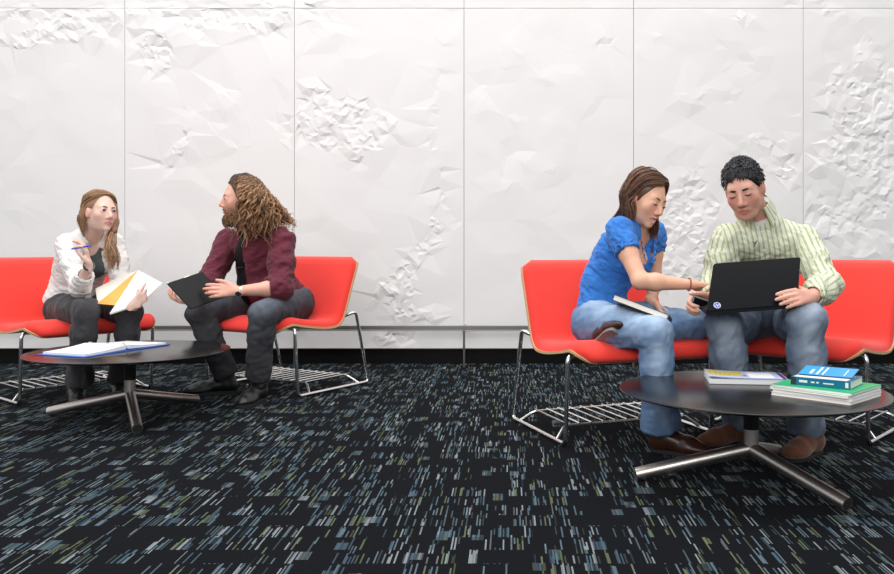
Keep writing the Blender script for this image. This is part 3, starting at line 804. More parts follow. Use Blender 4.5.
def hair_obj(name, parent, matl, m_, tones, base=None, bt=.02):
    if base is not None:
        ver, q = base.mesh(); ver = smoothpos(ver, q, 1)
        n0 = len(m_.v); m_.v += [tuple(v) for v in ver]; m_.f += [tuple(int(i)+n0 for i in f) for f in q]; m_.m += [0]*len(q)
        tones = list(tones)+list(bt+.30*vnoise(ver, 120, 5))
    o = mesh_obj(name, m_.v, m_.f, matl, parent); t = np.clip(A(tones, float), 0, 1); tone_attr(o, np.stack([t,t,t], 1)); return o
def cs(H, side, th, phi, d):      # a point on the scalp: th from the midline to one side, phi front (+) to back (-)
    return H.p(side*(.073+d)*math.sin(th)*math.cos(phi), -.015+(.094+d)*math.sin(phi), .040+(.088+d)*math.cos(th)*math.cos(phi))
def pol(H, az, po, d):           # a point on the scalp: az 0 at the back, pi at the front; po from the crown down
    return H.p((.073+d)*math.sin(po)*math.sin(az), -.015-(.094+d)*math.sin(po)*math.cos(az), .040+(.088+d)*math.cos(po))
def ring_band(m_, c, ax, r, w_, th, n=24, flat=None):
    ax = nrm(ax); u = nrm(np.cross(ax, V(.1,.2,1))) if flat is None else nrm(A(flat)-ax*np.dot(flat, ax)); v = np.cross(ax, u)
    fx = 1.0; prof = [(-w_/2,0),(w_/2,0),(w_/2,th),(-w_/2,th)]; vs = []
    for k in range(n):
        a = k*2*math.pi/n; dr = math.cos(a)*u*(.82 if flat is not None else 1)+math.sin(a)*v
        for z_, t in prof: vs.append(c+ax*z_+dr*(r+t))
    f = []
    for k in range(n):
        for j in range(4): f.append((k*4+j, k*4+(j+1)%4, ((k+1)%n)*4+(j+1)%4, ((k+1)%n)*4+j))
    m_.add(vs, f)
def trousers(Vv, pel, fwd, lat, legs, f=1.0, hem=.055, o=0.0, pelw=.095, belt=None):
    """legs: list of (hip, knee, ankle)"""
    Vv.ell(pel, A([lat, fwd, nrm(np.cross(lat, fwd))]), (.160*f, .125*f, .105*f), .04)
    for hip, kn, an in legs:
        hip, kn, an = A(hip), A(kn), A(an)
        Vv.chain([hip, hip+(kn-hip)*.5, kn], [.088*f,.078*f,.061*f], .045)
        Vv.chain([kn, kn+(an-kn)*.3, an+(an-kn)*.05], [.060*f,.060*f,hem], .03)
def hemcut(Vv, an, kn, r):
    d = nrm(A(an)-A(kn)); Vv.cap(A(an)-d*.05, A(an)+d*.02, r, r*1.02, .01); Vv.cut(A(an)+d*.0, d, r*2.1)
def shoe(root, name, heel, toe, h, m_up, m_sole, wdt=.042, ankle=None, boot=0, sole=.016, extra=None):
    """heel, toe: ground points"""
    heel, toe = A(heel, float), A(toe, float); d = nrm(toe-heel); L = np.linalg.norm(toe-heel); up = V(0,0,1) if h is None else nrm(A(h)-d*np.dot(h, d)); l = np.cross(d, up)
    def P_(a, b_, c): return heel+d*a*L+l*b_+up*c
    lo = np.minimum(heel, toe)-.1; hi = np.maximum(heel, toe)+.1+np.abs(up)*.16+.04
    Vv = Vol(lo, hi, .004)
    Vv.chain([P_(.15,0,.045+sole*.5), P_(.42,0,.052), P_(.68,0,.040), P_(.86,0,.034)], [.034,.036,.036,.026], .02)
    Vv.ell(P_(.72,0,.030), A([d,l,up]), (.085,wdt,.024), .02); Vv.ell(P_(.15,0,.038), A([d,l,up]), (.048,.036,.034), .02)
    if boot: Vv.chain([P_(.18,0,.06), A(ankle)+V(0,0,.02)], [.042,.045], .03)
    elif ankle is not None:
        Vv.chain([P_(.2,0,.07), P_(.16,0,.085)], [.036,.034], .02)
    Vv.cut(P_(.5,0,sole*.9), -up, .4)
    o = finish(name, Vv, m_up, root, 2)
    # sole outline
    n = 28; vs = []; a_ = []
    for k in range(n):
        t = k/n*2*math.pi; x = .5-.5*math.cos(t); w_ = wdt*(1.02-.22*math.exp(-((x-.42)/.16)**2))*(abs(math.sin(t))**.55)*(.86 if x < .35 else 1.0)
        a_.append((x*1.02-.01, math.copysign(w_, math.sin(t))))
    for z_ in (0, sole): vs += [P_(x, y, z_) for x, y in a_]
    s_ = MB(); s_.add(vs, [tuple(range(n-1,-1,-1)), tuple(range(n, 2*n))]+[(k, (k+1)%n, n+(k+1)%n, n+k) for k in range(n)])
    if extra: extra(P_, o)
    s_.build('sole', m_sole, o, bevel=.002)
    return o
def cylframe(a, b_):
    d = nrm(A(b_)-A(a)); u = nrm(np.cross(d, V(0,0,1))); return d, u, np.cross(d, u)
def denim(name, c, fade=.0):
    return attr_mat(name, .85, bump=(700, .25))
DEN = dict(blue=denim('faded_blue_denim', None), black=denim('washed_black_denim', None))
CLOTH = attr_mat('woven_cloth', .85, sheen=.1, bump=(900, .15))

# ------------------------------------------------------------ people
def bbox(pts, pad):
    p = A([A(q, float) for q in pts]); return p.min(0)-pad, p.max(0)+pad
def jean_cols(base, fade, knees, rngf, seed=0):
    def f(ver):
        c = np.tile(A(base), (len(ver), 1)); k = np.zeros(len(ver))
        for a, b_, r in knees:
            a, b_ = A(a), A(b_); ab = b_-a; t = np.clip(((ver-a)@ab)/(ab@ab), 0, 1); d = np.linalg.norm(ver-(a+t[:,None]*ab), axis=1)
            k = np.maximum(k, np.exp(-(d/r)**2))
        k = k*.8+(vnoise(ver, 18, seed)-.5)*.35+(vnoise(ver, 60, seed+3)-.5)*.2
        k = np.clip(k, 0, 1)[:,None]; return c*(1-k)+A(fade)*k
    return f
def flat_cols(col, var=.06, f=14, seed=2):
    return lambda ver: np.tile(A(col), (len(ver), 1))*(1+var*(vnoise(ver, f, seed)-.5)*2)[:,None]
def collar(root, c, ax, fw, r, h, matl, gap=28, point=.032, col=(1,1,1), out=.022, stripe=False):
    ax = nrm(ax); fw = nrm(A(fw)-ax*np.dot(fw, ax)); lt = np.cross(ax, fw); n = 40; vs = []; ss = []
    for i in range(n+1):
        a = R_(gap+(360-2*gap)*i/n); d = fw*math.cos(a)+lt*math.sin(a); e = min(i, n-i)/n
        drop = point*max(0, 1-e/.13)
        top = c+d*(r+.002)+ax*(h*.62-.018*math.cos(a)*0); bot = c+d*(r+out+drop*.25)-ax*(h*.38+drop)+fw*drop*.45
        for q in (top, top+d*.004, bot+d*.004, bot): vs.append(q); ss.append(i*.013)
    f = []
    for i in range(n):
        for j in range(4): f.append((i*4+j, i*4+(j+1)%4, (i+1)*4+(j+1)%4, (i+1)*4+j))
    f += [(0,1,2,3),(n*4+3,n*4+2,n*4+1,n*4)]
    o = mesh_obj('collar', vs, f, matl, root); tone_attr(o, np.tile(A(col, float), (len(vs), 1)))
    if stripe:
        at = o.data.attributes.new('stripe', 'FLOAT', 'POINT'); at.data.foreach_set('value', A(ss, np.float32))
    sharp(o, 40); return o
def dust(name, pts, r, m_, parent): 
    b_ = MB(); b_.tube(pts, r, 8); return b_.build(name, m_, parent, smooth=True)

# ======== woman in the white cardigan
def woman_cardigan():
    pel = V(-2.475, 4.88, .505); sR = P(67,245,4.68); sL = P(114,244,4.87); nb = P(92,231,4.74); fwd = V(.70,-.71,0)
    eR = P(80,287,4.52); wR = P(89,266,4.38); eL = P(121,281,4.78); wL = P(134,306,4.56)
    H = Head(P(100.5,213,4.65), 55, 3, -4, .92)
    root = empty('person', (pel[0], pel[1], 0), 'woman in a white cardigan with long light brown hair, gesturing with a blue pen', 'person')
    lo, hi = bbox([pel, sR, sL, eR, wR, eL, wL, H.p(0,.1,.14), H.p(0,-.1,0)], .12)
    Vv = Vol(lo, hi, .0042)
    T = torso(Vv, pel, sL, sR, nb, fwd, -.014, .86, 1); Vv.cut(pel+T['u']*.03, -T['u'], .34)
    neck(Vv, H, nb, .050); arm(Vv, sR, eR, wR, .80); arm(Vv, sL, eL, wL, .80); build_head(Vv, H, False)
    tp = hand(Vv, wR, V(-.12,-.12,1), V(-.75,-.35,.15), 1, ((.5,.9,.5),(.35,.5,.4),(.2,.4,.3),(.15,.3,.2)), .1, .92, tdir=V(-.55,-.55,.7))
    wH = P(133,305,4.43); Vv.cap(wL, wH, .024, .020, .02); hand(Vv, wH, V(.62,-.0,.52), V(-.25,.85,.2), -1, ((.15,.2,.2),(.15,.2,.2),(.2,.2,.2),(.2,.3,.2)), .45, .90, tdir=V(-.1,-.1,.9))
    base = hexc(236,196,178)
    finish('body', Vv, SKIN, root, 1, cols=lambda v: skin_cols(v, H, base, hexc(205,120,112), .35, joints=tp))
    face_parts(H, root, M['brow_light'], True, (.15,.02), arch=.003)
    # grey top
    Vv = Vol(lo, hi, .006); torso(Vv, pel, sL, sR, nb, fwd, -.004, .86, 1)
    fw, u = T['fw'], T['u']
    Vv.ell(nb+fw*.09-u*.02-T['lt']*.012, A([T['lt'],fw,u]), (.055,.09,.125), .008, True); Vv.cap(nb+u*.04, nb-u*.02+fw*.01, .075, .08, .01, True)
    finish('top', Vv, CLOTH, root, 1, [dict(amp=.002, f=22, seed=4)], flat_cols(hexc(78,82,84)))
    # cardigan
    Vv = Vol(lo, hi, .0055); torso(Vv, pel+u*.01, sL, sR, nb, fwd, .008, .88, 1, bend=.05, belly=.012)
    arm2 = lambda s_, e_, w_, k: Vv.chain([s_, s_+(e_-s_)*.5, e_, e_+(w_-e_)*k], [.056,.053,.047,.040], .02)
    arm2(sR, eR, wR, .62); arm2(sL, eL, wL, .55)
    dd = nrm(wR-eR); q = eR+(wR-eR)*.60; Vv.cut(q, dd, .075); Vv.cap(q-dd*.02, q+dd*.05, .0345, None, .002, True)
    Vv.ell((nb+T['c1'])/2+fw*.14+u*.02-T['lt']*.018, A([T['lt'],fw,u]), (.062,.110,.27), .01, True)
    Vv.cap(nb+u*.06, nb-u*.0+fw*.012, .062, .060, .01, True)
    Vv.ell(pel-u*.10+fw*.02, A([T['lt'],T['fw'],T['u']]), (.22,.2,.07), .01, True)
    finish('cardigan', Vv, CLOTH, root, 1, [dict(amp=.006, f=13, stretch=(u, 2.6), seed=7), dict(amp=.003, f=34, stretch=(V(0,0,1), 1.6), seed=9)], flat_cols(hexc(232,228,224), .03))
    # trousers
    kR = P(86,310,4.45); aR = P(79,383,4.56); kL = P(131,312,4.66); aL = P(121,381,4.74); lat = T['lt']
    hR = V(-2.515,4.80,.485); hL = V(-2.40,4.93,.485)
    lo2, hi2 = bbox([pel, hR, hL, kR, kL, aR, aL], .13); Vv = Vol(lo2, hi2, .0065)
    trousers(Vv, pel-V(0,0,.01), nrm(V(.7,-.7,0)), nrm(V(.7,.7,0)), [(hR,kR,aR),(hL,kL,aL)], .86, .058)
    for a, k in ((aR,kR),(aL,kL)): hemcut(Vv, a, k, .058)
    finish('trousers', Vv, CLOTH, root, 1, [dict(amp=.010, f=13, stretch=(V(0,0,1), .45), seed=13), dict(amp=.004, f=34, stretch=(V(0,0,1), .5), seed=5)], flat_cols(hexc(62,60,62), .12))
    for a, hd, td in ((aR, P(84,398,4.70), P(76,402,4.60)), (aL, P(118,393,4.97), P(106,396,4.80))):
        hd = V(a[0]-.03, a[1]+.03, 0); td = V(a[0]+.09, a[1]-.19, 0)
        shoe(root, 'shoe', hd, td, None, M['hoseblack'], M['rubber'], .038, a, boot=1)
    # hair
    m_ = MB(); tn = []; g = np.random.default_rng(3)
    hb = Vol(H.o-.19, H.o+.19, .0045); s = H.s
    hb.ell(H.p(0,-.020,.042), H.fr, (.079*s,.095*s,.094*s), .01); hb.chain([H.p(0,-.05,.0), H.p(0,-.065,-.06)], [.074*s,.036*s], .03)
    hb.chain([H.p(-.055,.02,.04), H.p(-.062,.035,-.05), H.p(-.055,.055,-.10)], [.03,.026,.020], .02)
    hb.ell(H.p(.008,.112,-.012), H.fr, (.068*s,.072*s,.116*s), .02, True)
    hb.cap(H.p(.075,-.002,-.01), H.p(.09,.01,-.01), .028, None, .01, True)
    for k in range(26):                        # over the crown and down behind the right ear
        a = k/25; f0 = .050-.14*a
        lock(m_, tn, [cs(H,1,.04,.80-1.9*a,.003), cs(H,1,.5,.74-1.9*a,.006), cs(H,1,1.0,.5-1.65*a,.011), cs(H,1,1.45,-.12-1.05*a,.011), H.p(.080,-.036-.045*a,-.010), H.p(.070,-.048-.05*a,-.06), H.p(.058-.03*a,-.065-.04*a,-.125-.03*g.random())],
             [.008,.010,.009,.008,.008,.009,.006], 15, .0021, seed=k, tone=(.25,.85))
    for k in range(26):                        # over the left side, in front of the shoulder
        a = k/25; f0 = .055-.13*a
        lock(m_, tn, [cs(H,-1,.04,.80-1.9*a,.003), cs(H,-1,.5,.76-1.9*a,.006), cs(H,-1,1.0,.66-1.7*a,.010), cs(H,-1,1.5,.42-1.2*a,.010), H.p(-.078,.030-.04*a,-.05), P(111-5*g.random(),242,4.60)+V(0,.05*a,0), P(112+g.uniform(-7,5),257,4.57)+V(0,.04*a,0), P(110+g.uniform(-5,7),270+g.uniform(-4,5),4.56)+V(0,.03*a,0)],
             [.008,.010,.009,.009,.010,.015,.014,.006], 15, .0022, seed=60+k, tone=(.2,1.0))
    hair_obj('hair', root, HAIRM['lightbrown'], m_, tn, hb, .35)
    m_ = MB(); ring_band(m_, wR-nrm(wR-eR)*.0, wR-eR, .0235, .010, .005); m_.build('bracelet', M['beads'], root, smooth=False)
    pen = MB(); a_, b_ = P(70.5,249.3,4.31), P(86,246.5,4.34); ax = b_-a_
    pen.tube([a_, a_+ax*.07, a_+ax*.12, b_], [.0012,.0030,.0042,.0042], 10)
    r2 = empty('pen', a_, 'blue pen held by the woman in the white cardigan', 'pen'); pen.build('barrel', M['penblue'], r2, smooth=True)
    m_ = MB(); m_.tube([b_, b_+ax*.35], [.0046,.0044], 10); m_.build('cap', M['penblue'], r2, smooth=True)
M['brow_mid'] = mat('brown_brow', srgb(92,60,48), .8); M['brow_light'] = mat('light_brown_brow', srgb(120,85,62), .8); M['brow_dark'] = mat('dark_brown_brow', srgb(45,30,26), .8)
HAIRM['lightbrown'] = hairmat('light_brown_hair', srgb(88,60,44), srgb(190,148,112))
HAIRM['brown'] = hairmat('brown_hair', srgb(44,27,22), srgb(138,98,74), .35)
HAIRM['black'] = hairmat('black_hair', srgb(16,15,18), srgb(58,56,62), .32)
HAIRM['curly'] = hairmat('curly_brown_hair', srgb(48,32,25), srgb(172,130,92))
woman_cardigan()
# her open notebook
a_, b_, c_, d_ = P(138,270,4.66), P(162.4,283,4.56), P(140,304.5,4.50), P(109.5,313.5,4.42)
e_, f_ = P(97,303.6,4.46), P(95.5,288.5,4.60)
root = empty('notebook', d_, 'open notebook with an orange divider held by the woman in the cardigan', 'notebook')
nn = lambda p, q, r: nrm(np.cross(q-p, r-p))
m_ = MB(); n_ = nn(a_, b_, d_); n_ = n_ if n_[1] < 0 else -n_
c_ = P(141,303,4.46)
m_.add([a_, b_, c_, d_, a_-n_*.006, b_-n_*.006, c_-n_*.006, d_-n_*.006], [(0,1,2),(0,2,3),(6,5,4),(7,6,4),(0,4,5,1),(1,5,6,2),(2,6,7,3),(3,7,4,0)])
m_.build('page_block', M['greypage'], root)
m_ = MB(); m_.add([a_-n_*.007, b_-n_*.007+(b_-a_)*.02, c_-n_*.007+(c_-a_)*.01, d_-n_*.007, a_-n_*.009, b_-n_*.009+(b_-a_)*.02, c_-n_*.009+(c_-a_)*.01, d_-n_*.009], [(0,1,2),(0,2,3),(6,5,4),(7,6,4),(0,4,5,1),(1,5,6,2),(2,6,7,3),(3,7,4,0)])
m_.build('back_cover', M['pages'], root)
m_ = MB(); aa, dd_ = a_+V(-.002,.004,0), d_+V(-.002,.006,.003)
g_ = d_+(a_-d_)*.18
m_.add([aa, g_+V(0,.004,0), e_, P(113,292,4.55), aa+V(0,.003,0), g_+V(0,.007,0), e_+V(0,.003,0), P(113,292,4.55)+V(0,.003,0)], [(0,1,2,3),(7,6,5,4),(0,4,5,1),(1,5,6,2),(2,6,7,3),(3,7,4,0)])
m_.build('divider', M['orange'], root)
m_ = MB(); m_.add([aa+V(0,.02,0), e_+V(0,.006,0), f_, P(120,276.5,4.68), aa+V(0,.026,0), e_+V(0,.012,0), f_+V(0,.006,0), P(120,276.5,4.68)+V(0,.006,0)], [(0,1,2,3),(7,6,5,4),(0,4,5,1),(1,5,6,2),(2,6,7,3),(3,7,4,0)])
m_.build('front_cover', M['pages'], root)

# ======== man with long curly hair
def man_curly():
    pel = V(-1.33,5.06,.51); sL = P(282,240,4.82); sR = P(229,241,5.05); nb = P(254,226,4.94); fwd = V(-.65,-.76,0)
    eL = P(281,288,4.68); wL = P(237,291,4.53); eR = P(210,281,4.86); wR = P(196,303,4.60)
    H = Head(P(241,200,4.82), -66, -1, 0, .98)
    root = empty('person', (pel[0], pel[1], 0), 'man with long curly hair and beard in a burgundy shirt and black tie', 'person')
    lo, hi = bbox([pel, sR, sL, eR, wR, eL, wL, P(180,300,4.5), H.p(0,.1,.14), H.p(0,-.1,0)], .12)
    Vv = Vol(lo, hi, .0045); T = torso(Vv, pel, sL, sR, nb, fwd, -.016, 1.0, 0, bend=-.02, belly=.01); Vv.cut(pel+T['u']*.03, -T['u'], .34)
    neck(Vv, H, nb, .060); arm(Vv, sR, eR, wR, 1.0); arm(Vv, sL, eL, wL, 1.02); build_head(Vv, H, True)
    tp = hand(Vv, wL, V(-1,-.06,.03), V(-.05,.95,-.3), -1, ((.12,.1,.1),(.12,.12,.1),(.15,.15,.1),(.2,.2,.15)), .06, 1.04, tdir=V(-.85,0,.5))
    hand(Vv, wR, V(-.85,-.35,.12), V(.1,.1,.95), 1, ((.4,.6,.4),(.4,.6,.4),(.4,.6,.5),(.5,.6,.5)), .1, 1.0)
    base = hexc(228,170,148)
    finish('body', Vv, SKIN, root, 1, cols=lambda v: skin_cols(v, H, base, hexc(180,95,85), .5, beard=(hexc(125,82,58), .75), joints=tp))
    face_parts(H, root, M['brow_light'], True, (0,0))
    fw, u, lt = T['fw'], T['u'], T['lt']
    Vv = Vol(lo, hi, .0055); torso(Vv, pel, sL, sR, nb, fwd, .002, 1.05, 0, bend=-.035, belly=.045)
    for s_, e_, w_, k in ((sL,eL,wL,.30),(sR,eR,wR,.34)):
        q = e_+(w_-e_)*k; Vv.chain([s_, s_+(e_-s_)*.5, e_, q+(w_-e_)*.08], [.066,.063,.058,.052], .025)
        d = nrm(w_-e_); Vv.cap(q-d*.045, q+d*.02, .056, .054, .008); Vv.cut(q, d, .09); Vv.cap(q-d*.03, q+d*.06, .0455, None, .002, True)
    Vv.cap(nb+u*.05, nb+u*.02+fw*.01, .058, .06, .01, True)
    Vv.ell(pel-u*.10+fw*.02, A([lt,fw,u]), (.24,.22,.06), .01, True)
    so = finish('shirt', Vv, CLOTH, root, 1, [dict(amp=.010, f=9, stretch=(nrm(u+lt*.5), 2.0), seed=3), dict(amp=.004, f=26, stretch=(nrm(u-lt*.6), 1.8), seed=19)], flat_cols(hexc(94,22,42), .10))
    collar(root, nb+u*.012, nrm(u+fw*.15), fw, .066, .045, CLOTH, 20, .035, hexc(94,22,42))
    # tie
    m_ = MB(); pts = [nb+fw*.078+u*.0, nb+fw*.10-u*.05]; c2, c1 = T['c2'], T['c1']
    from mathutils.bvhtree import BVHTree
    bv = BVHTree.FromPolygons([tuple(v.co) for v in so.data.vertices], [tuple(p.vertices) for p in so.data.polygons])
    path = [nb+fw*.082-u*.005]; last = None; top_ = P(245,244,4.78); bot_ = P(247,318,4.72); N_ = 22
    for i in range(N_):
        p = nb+(pel-nb)*(.04+.80*i/(N_-1)); r_ = bv.ray_cast(Vector(p)-Vector(fw)*-.6, Vector(-fw))
        if r_[0] is not None:
            q_ = np.array(r_[0])+fw*.006; 
            if last is None or np.dot(q_-last, fw) > -.012: p = q_
            else: p = V(p[0], p[1], p[2])+fw*np.dot(last-p, fw)
        elif last is not None: p = p+fw*np.dot(last-p, fw)
        last = p; path.append(p)
    path = A(path); N_ = len(path)
    for _ in range(3): path[1:-1] = .5*path[1:-1]+.25*(path[:-2]+path[2:])
    path += fw*.003
    vs = []; lt2 = nrm(lt*1+V(0,0,0))
    for i, p in enumerate(path):
        wd = .026+.018*min(1, i/N_*1.3)
        if i == 0: wd = .02
        if i >= N_-2: wd *= (.6 if i == N_-2 else .08)
        for q in (-1, 0, 1): vs.append(p+lt2*wd*q+fw*(.006 if q == 0 else 0))
        for q in (1, -1): vs.append(p+lt2*wd*q-fw*.004)
    f = []
    for i in range(N_-1):
        for j in range(5): f.append((i*5+j, i*5+(j+1)%5, (i+1)*5+(j+1)%5, (i+1)*5+j))
    f += [(4,3,2,1,0), tuple((N_-1)*5+j for j in range(5))]
    m_.add(vs, f); tie = m_.build('tie', M['tie'], root)
    k = MB(); k.add([path[0]+fw*.010-u*.004+lt*.02*a+u*.018*b_+fw*c for a, b_, c in ((-1,1,-.012),(1,1,-.012),(.7,-1,-.010),(-.7,-1,-.010),(-.9,1,.006),(.9,1,.006),(.6,-1,.008),(-.6,-1,.008))], [(0,1,2,3),(7,6,5,4),(0,4,5,1),(1,5,6,2),(2,6,7,3),(3,7,4,0)])
    k.build('knot', M['tie'], tie, bevel=.003)
    i = int(N_*.45); p = path[i]; k = MB(); k.box(p+fw*.009, (lt, fw, u), (.032,.002,.0028)); k.build('tie_clip', M['silver'], tie, bevel=.0008)
    kL = P(263,313,4.54); aL = P(258,378,4.62); kR = P(199,312,4.74); aR = P(226,374,4.84); hL = V(-1.225,5.0,.50); hR = V(-1.42,5.12,.50)
    lo2, hi2 = bbox([pel, hR, hL, kR, kL, aR, aL], .14); Vv = Vol(lo2, hi2, .007)
    trousers(Vv, pel-V(0,0,.01), nrm(V(-.37,-.93,0)), nrm(V(.93,-.37,0)), [(hR,kR,aR),(hL,kL,aL)], 1.02, .060)
    for a, k_ in ((aR,kR),(aL,kL)): hemcut(Vv, a, k_, .060)
    finish('jeans', Vv, DEN['black'], root, 1, [dict(amp=.008, f=15, stretch=(V(-.2,-.4,.9), .35), seed=23), dict(amp=.004, f=26, stretch=(V(.7,.5,.4), .4), seed=25)],
           jean_cols(hexc(54,54,58), hexc(104,110,122), [(kL+V(0,-.03,.04), hL+V(0,0,.09), .07), (kR+V(0,-.03,.04), kR+V(.1,.1,.06), .05)], 0, 4))
    def strap(P_, o):
        b = MB(); 
        c = P_(.26,0,.085); ring_band(b, c, P_(.26,0,1)-P_(.26,0,0)+(P_(1,0,0)-P_(0,0,0))*.6, .049, .016, .003); b.build('strap', M['hoseblack'], o)
        b = MB(); b.box(P_(.30,.048,.085), (nrm(P_(1,0,0)-P_(0,0,0)), nrm(P_(0,1,0)-P_(0,0,0)), (0,0,1)), (.010,.005,.012)); b.build('buckle', M['silver'], o, bevel=.002)
    shoe(root, 'boot', V(aL[0]+.015,aL[1]+.04,0), V(aL[0]-.03,aL[1]-.22,0), None, M['hoseblack'], M['rubber'], .048, V(aL[0],aL[1],.15), boot=1, sole=.022, extra=strap)
    shoe(root, 'boot', V(aR[0]+.055,aR[1]+.03,0), V(aR[0]-.215,aR[1]-.07,0), None, M['hoseblack'], M['rubber'], .048, V(aR[0],aR[1],.15), boot=1, sole=.022, extra=strap)
    # watch
    d = nrm(wL-eL); c = wL-d*.012; m_ = MB(); ring_band(m_, c, d, .0265, .014, .003); w_ = m_.build('wristwatch', M['silver'], root)
    q = nrm(V(.1,-.85,-.45)); m_ = MB(); a1 = nrm(np.cross(q, d)); m_.tube([c+q*.027, c+q*.034], .0165, 20); m_.build('watch_case', M['silver'], w_)
    m_ = MB(); m_.tube([c+q*.0341, c+q*.0352], .0135, 20); m_.build('dial', M['watchface'], w_)
    # hair and beard
    m_ = MB(); tn = []; g = np.random.default_rng(9); hb = Vol(H.o-.26, H.o+.22, .006)
    hb.ell(H.p(0,-.022,.044), H.fr, (.082,.098,.096), .01)
    hb.chain([H.p(0,-.065,.02), H.p(0,-.085,-.06), H.p(0,-.10,-.12)], [.085,.10,.085], .04)
    hb.cap(H.p(-.065,-.035,.0), H.p(-.08,-.045,-.10), .04, .045, .03); hb.cap(H.p(.065,-.035,.0), H.p(.08,-.045,-.10), .04, .045, .03)
    hb.ell(H.p(0,.112,-.02), H.fr, (.10,.098,.12), .012, True)
    for k in range(190):
        a = g.uniform(-1, 1); b_ = g.uniform(0, 1); ph = a*math.pi*.62          # angle round the back of the head, 0 = straight back
        sx, cx = math.sin(ph), math.cos(ph)
        r0 = .03+.05*b_; top = pol(H, ph, .12+.75*b_, .002)
        m1 = pol(H, ph, 1.15, .012); out = .02+.05*g.random()
        side = abs(math.sin(ph)); ln = -.14-.13*side*g.uniform(.5,1.1)+g.uniform(-.03,.05)
        low = H.p(sx*(.098+out), -.03-cx*(.112+out), -.03); end = H.p(sx*(.110+out*.9), -.045-cx*(.145+out*1.9), ln)
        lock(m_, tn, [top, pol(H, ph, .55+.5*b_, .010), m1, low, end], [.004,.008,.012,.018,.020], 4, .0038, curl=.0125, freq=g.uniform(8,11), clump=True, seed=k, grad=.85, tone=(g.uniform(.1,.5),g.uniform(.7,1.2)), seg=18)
    for k in range(44):                                                        # swept back from the forehead
        a = -1+2*k/29; lock(m_, tn, [pol(H, math.pi-a*.9, .93+.1*abs(a), .003), pol(H, math.pi-a*1.0, .45, .012), pol(H, a*1.2, .10, .013), pol(H, a*1.2, .55, .014), pol(H, a*1.3, 1.05, .016)], [.006,.009,.010,.010,.012], 8, .0026, curl=.004, freq=3, seed=300+k, tone=(.0,.3))
    for k in range(60):
        a = (-1 if k % 2 else 1)*g.uniform(.72,1.05); lock(m_, tn, [H.p(a*.074,.022,.06), H.p(a*.083,.004,.01), H.p(a*.100,-.01,-.07), H.p(a*.105,-.02,-.17-.09*g.random())], [.006,.012,.018,.02], 5, .0038, curl=.012, freq=8, clump=True, seed=400+k, tone=(.1,1.0), seg=18)
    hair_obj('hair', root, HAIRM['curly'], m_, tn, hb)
    m_ = MB(); tn = []
    for k in range(260):
        a = g.uniform(-1, 1); t = g.random(); x = a*.056; f0 = .088-.062*a*a-.012*t
        u0 = -.050-.055*t if abs(a) > .42 else -.082-.022*t
        p = H.p(x, f0, u0); q = H.p(x*1.10, f0+.012-.02*abs(a), u0-.042-.02*t)
        lock(m_, tn, [p, (p+q)/2+H.F*.008*H.s, q], [.003,.006,.006], 4, .0020, curl=.0035, freq=2, seed=700+k, tone=(.25,.85), seg=5)
    for k in range(40):
        a = g.uniform(-1, 1); p = H.p(a*.024, .097-.010*a*a, -.049); q = H.p(a*.033, .097-.014*a*a, -.060-.004*abs(a))
        lock(m_, tn, [p, (p+q)/2+H.F*.003, q], [.002,.003,.003], 4, .0015, seed=900+k, tone=(.3,.85), seg=4)
    hair_obj('beard', root, HAIRM['curly'], m_, tn)
man_curly()
TL, TR, BL = P(167,283,4.45), P(202.5,271.5,4.62), P(191,309,4.47)
root = empty('tablet', BL, 'black tablet in a dark case held by the curly haired man', 'tablet')
n_ = nn(TL, TR, BL); n_ = n_ if n_[1] < 0 else -n_
m_ = MB(); m_.quadbox([TL, TR, TR+BL-TL, BL], n_, -.010); m_.build('case', M['black'], root, bevel=.003)
ux, uy = nrm(TR-TL), nrm(BL-TL); WW, HH = np.linalg.norm(TR-TL), np.linalg.norm(BL-TL)
m_ = MB(); s0 = TL-n_*.0102+ux*.01+uy*.01; m_.quadbox([s0, s0+ux*(WW-.02), s0+ux*(WW-.02)+uy*(HH-.02), s0+uy*(HH-.02)], -n_, .0008); m_.build('screen', M['laptop'], root)
m_ = MB(); s0 = TL+ux*WW*.55-uy*.0005-n_*.004; m_.box(s0, (ux, uy, n_), (.016,.0012,.002)); m_.build('button', M['silver'], root); m_ = MB(); s0 = TL+ux*.006-uy*.0005-n_*.004; m_.box(s0, (ux, uy, n_), (.006,.0012,.002)); m_.build('button', M['silver'], root)

